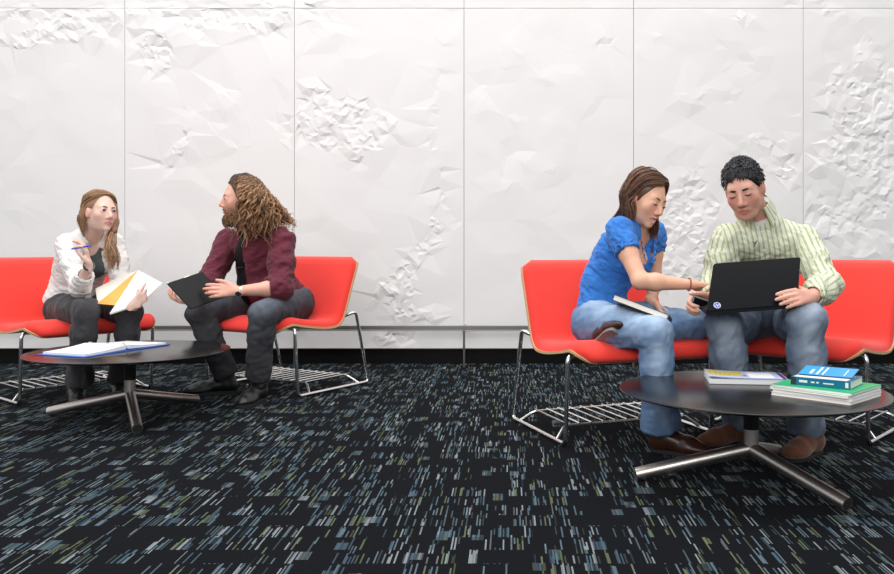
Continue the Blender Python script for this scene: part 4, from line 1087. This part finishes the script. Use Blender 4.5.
# ======== woman in the blue top
def woman_blue():
    pel = V(.412,3.81,.51); sR = P(619,231,3.62); sL = P(654,234,3.87); nb = P(637,223,3.76); fwd = V(.80,-.60,0)
    eR = P(640,281,3.50); wR = P(690,284.5,3.52); eL = P(654,277,3.87); wL = P(652,302,3.80)
    H = Head(P(645,200,3.68), 40, -20, -10, .93)
    root = empty('person', (pel[0], pel[1], 0), 'woman in a bright blue top and faded jeans pointing toward the laptop', 'person')
    lo, hi = bbox([pel, sR, sL, eR, wR, eL, wL, P(712,288,3.52), H.p(0,.1,.14), H.p(0,-.1,0)], .12)
    Vv = Vol(lo, hi, .0042); T = torso(Vv, pel, sL, sR, nb, fwd, -.012, .86, 1, bend=.04); Vv.cut(pel+T['u']*.03, -T['u'], .34)
    neck(Vv, H, nb, .050); arm(Vv, sR, eR, wR, .86); arm(Vv, sL, eL, wL, .84); build_head(Vv, H, False, smile=True)
    hand(Vv, wR, V(.97,.22,-.10), V(.05,-.25,-1), 1, ((.15,.25,.1),(.6,.8,.5),(.7,.9,.6),(.75,.9,.6)), .15, .90, tdir=V(.75,.45,-.45))
    hand(Vv, wL, V(.6,-.15,-.45), V(-.3,-.2,-.9), -1, ((.2,.3,.2),)*4, .2, .90)
    base = hexc(234,180,150)
    finish('body', Vv, SKIN, root, 1, cols=lambda v: skin_cols(v, H, base, hexc(205,92,92), .42))
    face_parts(H, root, M['brow_mid'], False, arch=.004, bk=.85)
    m_ = MB()
    m_.tube([H.p(x, .0915-x*x*22+.001, -.0658-.005*(1-(x/.020)**2)) for x in np.linspace(-.019,.019,9)], .0032, 6); m_.build('teeth', M['eyew'], root, smooth=True)
    m_ = MB(); m_.tube([H.p(.081,.004,-.034), H.p(.083,.004,-.040)], .0035, 8); m_.build('earring', M['silver'], root, smooth=True)
    fw, u, lt = T['fw'], T['u'], T['lt']
    Vv = Vol(lo, hi, .0055); torso(Vv, pel, sL, sR, nb, fwd, .001, .88, 1, bend=.055, belly=.004)
    for s_, e_ in ((sR,eR),(sL,eL)):
        q = s_+(e_-s_)*.42; d = nrm(e_-s_); Vv.chain([s_+V(0,0,.004), q+d*.02], [.051,.051], .03); Vv.cut(q, d, .10); Vv.cap(q-d*.02, q+d*.06, .0465, None, .002, True)
    Vv.cap(nb+u*.05, nb-u*.01+fw*.02, .082, .080, .01, True)
    Vv.ell(nb+fw*.10-u*.04+lt*.012, A([lt,fw,u]), (.066,.105,.14), .008, True)
    Vv.ell(pel-u*.115+fw*.03, A([lt,fw,u]), (.2,.19,.07), .01, True)
    finish('blouse', Vv, CLOTH, root, 1, [dict(amp=.007, f=14, stretch=(nrm(u+fw*.5), 2.6), seed=33), dict(amp=.003, f=34, stretch=(u, 1.8), seed=39)], flat_cols(hexc(50,122,206), .07))
    # ruffled neckline
    for sg in (-1, 1):
        m_ = MB(); n = 180; vs = []
        for i in range(n+1):
            t = i/n; a = nb+lt*sg*(.074-.030*t-.05*max(0,t-.7))+lt*.010+fw*(.03+.092*t**.7)+u*(.012-.15*t); w_ = .010+.003*math.sin(t*44)
            o_ = lt*sg*w_+fw*.004*math.sin(t*38+sg)+fw*.006
            for k in (a, a+fw*.003, a+o_+fw*.003, a+o_): vs.append(k)
        f = []
        for i in range(n):
            for j in range(4): f.append((i*4+j, i*4+(j+1)%4, (i+1)*4+(j+1)%4, (i+1)*4+j))
        f += [(0,1,2,3),(n*4+3,n*4+2,n*4+1,n*4)]
        m_.add(vs, f); o = m_.build('ruffle', CLOTH, root, smooth=True); tone_attr(o, np.tile(hexc(50,122,206), (len(vs),1)))
    m_ = MB(); ring_band(m_, wR-nrm(wR-eR)*.004, wR-eR, .0245, .005, .003); m_.build('bracelet', M['pink'], root)
    # jeans: near leg down, far leg folded on the seat
    hR = V(.378,3.715,.505); kR = P(655,333,3.40); aR = P(661,428,3.48); hL = V(.42,3.90,.50); kL = P(695,326,3.74); aL = V(.475,3.62,.462)
    lo2, hi2 = bbox([pel, hR, hL, kR, kL, aR, aL], .14); Vv = Vol(lo2, hi2, .0065)
    trousers(Vv, pel-V(0,0,.012), nrm(V(.8,-.6,0)), nrm(V(.6,.8,0)), [(hR,kR,aR)], .98, .072, o=0)
    Vv.chain([hL, (hL+kL)/2, kL], [.084,.076,.058], .045); Vv.chain([kL, (kL+aL)/2, aL], [.056,.054,.046], .02)
    hemcut(Vv, aR, kR, .072)
    finish('jeans', Vv, DEN['blue'], root, 1, [dict(amp=.007, f=16, stretch=(V(.1,-.2,1), .3), seed=43), dict(amp=.004, f=26, stretch=(V(.7,-.6,.2), .4), seed=45)],
           jean_cols(hexc(98,128,165), hexc(180,202,226), [(kR+V(0,-.03,.03), hR+V(0,-.02,.07), .07), (kR+V(0,-.05,-.05), aR+V(0,-.05,.05), .035), (kL+V(0,-.03,.03), hL+V(0,-.03,.05), .03)], 0, 8))
    def laces(P_, o):
        b = MB()
        for i in range(4): b.tube([P_(.48+.07*i, y, .066-.006*i-abs(y)*.5) for y in np.linspace(-.022,.022,5)], .0025, 5)
        b.build('laces', M['greysole'], o, smooth=True)
    shoe(root, 'shoe', V(aR[0]-.03,aR[1]+.03,0), V(aR[0]+.165,aR[1]-.09,0), None, M['brownshoe'], M['rubber'], .040, V(aR[0],aR[1],.10), boot=1, extra=laces)
    shoe(root, 'shoe', P(595,346,3.60), P(615,332,3.455), V(.05,.98,.25), M['brownshoe'], M['greysole'], .028, None)
    # hair
    m_ = MB(); tn = []; g = np.random.default_rng(21); hb = Vol(H.o-.2, H.o+.2, .0045); s = H.s
    hb.ell(H.p(0,-.020,.042), H.fr, (.080*s,.097*s,.095*s), .01); hb.chain([H.p(0,-.05,.0), H.p(.0,-.060,-.07)], [.076*s,.052*s], .03)
    hb.ell(H.p(0,.112,-.016), H.fr, (.072*s,.074*s,.114*s), .02, True)
    dn = V(0,0,-1)
    for k in range(34):
        a = k/33; f0 = .052-.14*a; st_ = cs(H,-1,.25,.82-1.95*a,.006)
        m1 = cs(H,1,.45,.78-1.9*a,.009); m2 = cs(H,1,1.05,.48-1.5*a,.012)
        m3 = H.p(.084,-.006-.07*a,.0); m4 = m3+dn*.07+H.F*(-.005)-H.R*.004; m5 = m4+dn*(.05+.035*g.random())-nrm(V(.8,-.6,0))*(.02+.045*a)
        lock(m_, tn, [st_, m1, m2, m3, m4, m5], [.010,.013,.012,.013,.015,.009], 14, .0022, seed=k, tone=(.15,.8))
    for k in range(26):
        a = k/25; f0 = .055-.12*a
        st_ = cs(H,-1,.25,.80-1.9*a,.006); m1 = cs(H,-1,.65,.74-1.8*a,.012); m2 = cs(H,-1,1.4,.5-1.3*a,.012); m3 = H.p(-.078,.025-.04*a,-.04); m4 = m3+dn*.06; m5 = m4+dn*(.04+.04*g.random())
        lock(m_, tn, [st_, m1, m2, m3, m4, m5], [.010,.012,.012,.013,.015,.008], 12, .0022, seed=60+k, tone=(.1,.8))
    for k in range(9):                                  # fringe swept across to the ear
        a = k/8; lock(m_, tn, [cs(H,-1,.25,.86-.2*a,.006), cs(H,1,.35,.92-.25*a,.010), cs(H,1,.95,.72-.25*a,.010), cs(H,1,1.45,.22-.15*a,.012), H.p(.084,-.012,-.02)], [.005,.008,.008,.007,.005], 12, .0021, seed=100+k, tone=(.3,.95))
    hair_obj('hair', root, HAIRM['brown'], m_, tn, hb, .30)
woman_blue()
a_, b_ = P(612.5,299.5,3.47), P(667,320,3.40)
root = empty('book', a_, 'closed hardback book with cream pages lying on the lap of the woman in blue', 'book')
ux = nrm(b_-a_); LL = np.linalg.norm(b_-a_); back = nrm(V(.0,.98,-.10)-ux*np.dot(V(.0,.98,-.10), ux)); up_ = nrm(np.cross(ux, back)); up_ = up_ if up_[2] > 0 else -up_
m_ = MB(); m_.quadbox([a_+ux*.003, b_-ux*.003, b_-ux*.003+back*.145, a_+ux*.003+back*.145], up_, .020); m_.build('page_block', M['pages'], root)
m_ = MB()
for z_ in (-.002, .020): q = up_*z_-back*.003; m_.quadbox([a_+q, b_+q, b_+q+back*.152, a_+q+back*.152], up_, .0022)
m_.quadbox([b_-ux*.002+q*0-up_*.002-back*.003, b_+ux*.0035-up_*.002-back*.003, b_+ux*.0035-up_*.002+back*.149, b_-ux*.002-up_*.002+back*.149], up_, .0242)
m_.build('cover', M['darkcover'], root, bevel=.0008)

# ======== man in the striped shirt
def stripes():
    m = attr_mat('green_striped_cotton', .8, bump=(900, .12)); n = m.node_tree; L = n.links; b = n.nodes['Principled BSDF']
    a = n.nodes.new('ShaderNodeAttribute'); a.attribute_name = 'stripe'
    d = n.nodes.new('ShaderNodeMath'); d.operation = 'DIVIDE'; d.inputs[1].default_value = .021; L.new(a.outputs['Fac'], d.inputs[0])
    f = n.nodes.new('ShaderNodeMath'); f.operation = 'FRACT'; L.new(d.outputs[0], f.inputs[0])
    r = n.nodes.new('ShaderNodeValToRGB'); r.color_ramp.interpolation = 'CONSTANT'; e = r.color_ramp.elements
    g1, g2, w1, b1 = srgb(176,188,142), srgb(212,217,186), srgb(238,236,226), srgb(186,168,142)
    e[0].color = (*g1,1); e[1].position = .42; e[1].color = (*w1,1)
    for p, c in ((.55,b1),(.60,w1),(.70,g2),(.88,w1)): x = e.new(p); x.color = (*c,1)
    L.new(f.outputs[0], r.inputs[0])
    mul = [x for x in n.nodes if x.type == 'MIX' and x.blend_type == 'MULTIPLY'][0]
    L.new(r.outputs[0], mul.inputs[6]); return m
def man_striped():
    pel = V(1.17,3.90,.51); sR = P(727,239,3.66); sL = P(804,241,3.68); nb = P(754,211,3.66); fwd = V(-.08,-.95,-.05)
    eR = P(716,283,3.66); wR = P(711,300,3.45); eL = P(826,287,3.50); wL = P(811,297,3.325)
    H = Head(P(744.5,189.5,3.57), -26, -21, 9, 1.0)
    root = empty('person', (pel[0], pel[1], 0), 'man with short black hair in a green striped shirt with a laptop on his knees', 'person')
    lo, hi = bbox([pel, sR, sL, eR, wR, eL, wL, P(676,300,3.4), P(770,300,3.2), H.p(0,.1,.14), H.p(0,-.1,0)], .12)
    Vv = Vol(lo, hi, .0044); T = torso(Vv, pel, sL, sR, nb, fwd, -.022, 1.0, 0, bend=.075); Vv.cut(pel+T['u']*.03, -T['u'], .34)
    neck(Vv, H, nb-T['u']*.02, .060); arm(Vv, sR, eR, wR, 1.0); arm(Vv, sL, eL, wL, 1.0); build_head(Vv, H, True)
    hand(Vv, wR, V(-1,-.12,-.10), V(.1,-.75,-.6), 1, ((.9,1.1,.7),(1.0,1.1,.7),(1.05,1.1,.7),(1.1,1.1,.7)), .1, 1.0, tdir=V(-.7,-.6,.25))
    hand(Vv, wL, V(-.80,-.56,.05), V(-.5,.70,-.5), -1, ((.45,.25,.1),(.45,.25,.1),(.48,.25,.1),(.5,.25,.15)), .06, .96, tdir=V(-.5,.8,.35))
    base = hexc(226,168,146)
    finish('body', Vv, SKIN, root, 1, cols=lambda v: skin_cols(v, H, base, hexc(196,112,102), .55, beard=(hexc(190,134,114), .35)))
    face_parts(H, root, M['brow_dark'], False, bk=1.25)
    fw, u, lt = T['fw'], T['u'], T['lt']
    Vv = Vol(lo, hi, .0055); torso(Vv, pel, sL, sR, nb, fwd, .004, 1.03, 0, bend=.075, belly=.02)
    arms = []
    for s_, e_, w_, k in ((sL,eL,wL,.86),(sR,eR,wR,.84)):
        q = e_+(w_-e_)*k; Vv.chain([s_, s_+(e_-s_)*.5, e_, e_+(w_-e_)*.4, q], [.058,.058,.056,.052,.040], .025)
        d = nrm(w_-e_); Vv.cap(q-d*.045, q+d*.02, .040, .038, .006); Vv.cut(q, d, .09); Vv.cap(q-d*.03, q+d*.06, .0325, None, .002, True); arms += [(s_, e_, 0), (e_, w_, .007)]
    Vv.cap(nb+u*.05, nb+u*.0+fw*.015, .058, .064, .01, True); Vv.cap(nb+fw*.05+u*.03, nb+fw*.10-u*.03, .030, .020, .008, True)
    Vv.ell(pel-u*.10+fw*.02, A([lt,fw,u]), (.24,.22,.06), .01, True)
    o = finish('shirt', Vv, STR, root, 1, [dict(amp=.009, f=9, stretch=(nrm(u+lt*.4), 1.8), seed=53), dict(amp=.004, f=26, stretch=(nrm(u-lt*.7), 1.8), seed=59)], flat_cols((1,1,1), .04))
    ver = np.empty(len(o.data.vertices)*3, np.float32); o.data.vertices.foreach_get('co', ver); ver = ver.reshape(-1,3).astype(float)
    st_ = (ver-nb)@lt; best = np.full(len(ver), .072)
    for a, b_, _ in arms:
        ab = b_-a; t = np.clip(((ver-a)@ab)/(ab@ab), 0, 1); r_ = ver-(a+t[:,None]*ab); d = np.linalg.norm(r_, axis=1)
        ax, u1 = nrm(ab), nrm(V(0,-1,0)-nrm(ab)*np.dot(nrm(ab), V(0,-1,0))); u2 = np.cross(ax, u1)
        ang = np.arctan2(r_@u2, r_@u1); m_ = (d < best) & (np.abs((ver-nb)@lt) > .155); st_ = np.where(m_, ang*.055, st_); best = np.where(m_, d, best)
    at = o.data.attributes.new('stripe', 'FLOAT', 'POINT'); at.data.foreach_set('value', st_.astype(np.float32)+10)
    collar(root, nb+u*.026+fw*.010, nrm(u*.5+nrm(H.p(0,-.03,-.04)-nb)*.5+fw*.15), fw, .060, .042, STR, 24, .036, stripe=True)
    Vv = Vol(lo, hi, .005); Vv.cap(nb-u*.06+fw*.025, nb-u*.02+fw*.022, .062, .054, .02); Vv.cut(nb-u*.014+fw*.03, u+fw*.1, .14)
    finish('undershirt', Vv, M['tee'], root, 1)
    m_ = MB(); c = P(758,243.5,3.55); 
    # small dark emblem on the chest
    ax_ = (nrm(V(1,-.05,0)), V(0,0,1), V(0,-1,0))
    s_ = .011; pts = [(-1,1),(-.5,.55),(-.1,.25),(.1,.45),(.6,1.1),(.95,1.0),(.5,.3),(.15,-.3),(.2,-1),(-.15,-.9),(-.1,-.2),(-.6,.25)]
    vv = [c+ax_[0]*x*s_+ax_[1]*y*s_ for x, y in pts]
    dep = bpy.context.evaluated_depsgraph_get(); hitm = o
    from mathutils.bvhtree import BVHTree
    bv = BVHTree.FromPolygons([tuple(v) for v in ver], [tuple(p.vertices) for p in o.data.polygons])
    out = []
    for v in vv:
        r_ = bv.ray_cast(Vector(v)+Vector((0,-.5,0)), Vector((0,1,0))); out.append(np.array(r_[0]) if r_[0] else v)
    m_.add([p+V(0,-.0015,0) for p in out]+[p+V(0,.001,0) for p in out], [tuple(range(len(pts)))[::-1], tuple(range(len(pts), 2*len(pts)))]+[(k, (k+1)%len(pts), len(pts)+(k+1)%len(pts), len(pts)+k) for k in range(len(pts))])
    m_.build('emblem', M['navyink'], o)
    # buttons and placket
    for i in range(4):
        p0 = nb+fw*.2-u*(.06+.075*i); r_ = bv.ray_cast(Vector(p0+fw*.3), Vector(-fw))
        if r_[0]:
            p = np.array(r_[0]); m_ = MB(); m_.tube([p-fw*.001, p+fw*.003], .0055, 12); m_.build('shirt_button', M['tee'], o)
    kR = P(723,323,3.50); aR = P(741,424,3.64); kL = P(806,319,3.34); aL = P(806,430,3.48); hR = V(1.08,3.88,.50); hL = V(1.26,3.84,.50)
    lo2, hi2 = bbox([pel, hR, hL, kR, kL, aR, aL], .14); Vv = Vol(lo2, hi2, .007)
    trousers(Vv, pel-V(0,0,.01), nrm(V(0,-1,0)), nrm(V(1,0,0)), [(hR,kR,aR),(hL,kL,aL)], 1.06, .064)
    for a, k_ in ((aR,kR),(aL,kL)): hemcut(Vv, a, k_, .064)
    finish('jeans', Vv, DEN['blue'], root, 1, [dict(amp=.009, f=15, stretch=(V(.15,0,1), .3), seed=63), dict(amp=.005, f=26, stretch=(V(.5,-.5,.6), .4), seed=65)],
           jean_cols(hexc(104,118,138), hexc(178,190,204), [(kL+V(0,-.04,.03), hL+V(0,-.02,.08), .06), (kL+V(0,-.06,-.02), aL+V(0,-.06,.05), .04), (kR+V(0,-.05,.0), aR+V(0,-.05,.05), .04)], 0, 9))
    shoe(root, 'shoe', V(aR[0]+.05,aR[1]+.02,0), V(aR[0]-.205,aR[1]-.10,0), None, M['suede'], M['rubber'], .048, V(aR[0],aR[1],.09), boot=1, sole=.012)
    shoe(root, 'shoe', V(aL[0]+.055,aL[1]+.02,0), V(aL[0]-.125,aL[1]-.155,0), None, M['suede'], M['rubber'], .052, V(aL[0],aL[1],.09), boot=1, sole=.012)
    # short hair
    hb = Vol(H.o-.16, H.o+.2, .004)
    hb.ell(H.p(0,-.016,.044), H.fr, (.079,.099,.091), .01); hb.cap(H.p(0,-.06,.0), H.p(0,-.065,-.045), .062, .045, .03)
    hb.ell(H.p(0,.116,-.022), H.fr, (.085,.068,.100), .030, True)
    for x in (-1, 1): hb.ell(H.p(x*.088,.012,-.045), H.fr, (.028,.060,.062), .008, True)
    m_ = MB(); tn = []; g = np.random.default_rng(5)
    for k in range(900):
        a = g.uniform(-1, 1)*math.pi*.98; el = g.uniform(-.15, 1)**1.0*math.pi/2
        d = V(math.sin(a)*math.cos(el), math.cos(a)*math.cos(el), math.sin(el)); p_ = V(d[0]*.076, -.016+d[1]*.094, .043+d[2]*.087)
        if p_[1] > .035 and p_[2] < .080: continue
        if abs(p_[0]) > .07 and p_[2] < .02 and p_[1] > -.02: continue
        dr = nrm(d+V(.25,.75,.1)*(1 if p_[2] > .06 else 0)+V(0,-.1,-.7)*(0 if p_[2] > .06 else 1)+g.normal(0, .28, 3)); L_ = g.uniform(.010,.018)
        a_ = H.p(*p_); b_ = H.p(*(p_+dr*L_)); c_ = b_-H.U*.004; n0 = len(m_.v); m_.tube([a_, (a_+b_)/2+H.U*.002, c_], [.0032,.0030,.0008], 4, cap=False); t_ = g.uniform(.0,.8); tn += [t_]*(len(m_.v)-n0)
    for k in range(170):                         # fringe
        x = g.uniform(-.062,.060); fs = lambda x, u_: -.015+.094*math.sqrt(max(.02, 1-(x/.075)**2-((u_-.04)/.090)**2))+.004
        u0 = .118-abs(x)*.28+g.uniform(-.012,.004); u1 = u0-g.uniform(.018,.046); x1 = x+g.normal(.003,.005); p_ = V(x, fs(x,u0), u0); q_ = V(x1, fs(x1,u1)+.003, u1)
        n0 = len(m_.v); m_.tube([H.p(*p_), H.p(*V((x+x1)/2, fs((x+x1)/2,(u0+u1)/2)+.004, (u0+u1)/2)), H.p(*q_)], [.0036,.0034,.0008], 4, cap=False); t_ = g.uniform(0,.5); tn += [t_]*(len(m_.v)-n0)
    hair_obj('hair', root, HAIRM['black'], m_, tn, hb)
STR = stripes()
man_striped()
# phone in his right hand
a_ = P(700,300,3.395); root = empty('phone', a_, 'small dark grey phone held in the fist at the left edge of the laptop', 'phone')
m_ = MB(); m_.box(P(702,303.5,3.385), (nrm(V(1,0,-.35)), nrm(V(0,1,0)), nrm(V(.35,0,1))), (.042,.006,.020)); m_.build('phone_body', M['greysole'], root, bevel=.004)
m_ = MB(); m_.box(P(702,303.5,3.385)+V(0,-.0062,0), (nrm(V(1,0,-.35)), nrm(V(0,1,0)), nrm(V(.35,0,1))), (.036,.0005,.015)); m_.build('screen', M['laptop'], root)

# laptop
BL, BR, TL, TR = P(706.6,311,3.275), P(797.4,304.2,3.275), P(713.4,263.4,3.405), P(800.4,257.4,3.405)
TR = BR+(TL-BL); ux = nrm(BR-BL); uy = nrm(TL-BL); n_ = nrm(np.cross(ux, uy)); n_ = n_ if n_[1] < 0 else -n_
root = empty('laptop', BL, 'glossy black laptop open on the knees of the man in the striped shirt', 'laptop')
def rquad(m_, o_, ux, uy, w_, h_, n_, t, r=.012, k=5):
    c = []
    for cx, cy, a0 in ((r,r,180),(w_-r,r,270),(w_-r,h_-r,0),(r,h_-r,90)):
        for i in range(k+1): a = R_(a0+90*i/k); c.append(o_+ux*(cx+r*math.cos(a))+uy*(cy+r*math.sin(a)))
    K = len(c); m_.add([p for p in c]+[p+n_*t for p in c], [tuple(range(K)), tuple(range(2*K-1, K-1, -1))]+[(i, K+i, K+(i+1)%K, (i+1)%K) for i in range(K)])
WW, HH = np.linalg.norm(BR-BL), np.linalg.norm(TL-BL)
m_ = MB(); rquad(m_, BL-n_*.008, ux, uy, WW, HH, n_, .008); lid = m_.build('lid', M['laptop'], root, bevel=.0015)
m_ = MB(); rquad(m_, BL-n_*.0088+ux*.015+uy*.018, ux, uy, WW-.03, HH-.034, n_, .0006, .003); m_.build('screen', M['laptop'], lid)
bk = nrm(V(0,1,.10)-ux*np.dot(V(0,1,.10), ux)); up_ = nrm(np.cross(ux, bk)); up_ = up_ if up_[2] > 0 else -up_
m_ = MB(); rquad(m_, BL-up_*.016+bk*.004, ux, bk, WW, .225, up_, .018); base_ = m_.build('base', M['black'], root, bevel=.002)
m_ = MB()
for r_ in range(5):
    for k in range(14): o_ = BL+up_*.0022+ux*(.02+k*(WW-.04)/14)+bk*(.03+r_*.0185); m_.quadbox([o_, o_+ux*.018, o_+ux*.018+bk*.0155, o_+bk*.0155], up_, .002)
m_.build('keyboard', M['keys'], base_)
c = P(717.3,304.8,3.285); c = c-n_*np.dot(c-BL, n_)
m_ = MB(); m_.tube([c, c+n_*.0008], .0135, 28); lg = m_.build('logo', M['white'], lid)
m_ = MB(); m_.tube([c+n_*.0008, c+n_*.0012], .0112, 28); m_.build('logo_disc', M['penblue'], lid)
tcv = bpy.data.curves.new('lettering', 'FONT'); tcv.body = 'hp'; tcv.size = .017; tcv.align_x = 'CENTER'; tcv.align_y = 'CENTER'; tcv.extrude = .0002; tcv.shear = .3
to = bpy.data.objects.new('tmp', tcv); COL.objects.link(to); dg = bpy.context.evaluated_depsgraph_get(); me = bpy.data.meshes.new_from_object(to.evaluated_get(dg))
COL.objects.unlink(to); bpy.data.objects.remove(to)
vv = [c+n_*.0016+ux*v.co.x+uy*v.co.y+n_*v.co.z for v in me.vertices]
mesh_obj('lettering', vv, [tuple(p.vertices) for p in me.polygons], M['white'], lid, smooth=False)
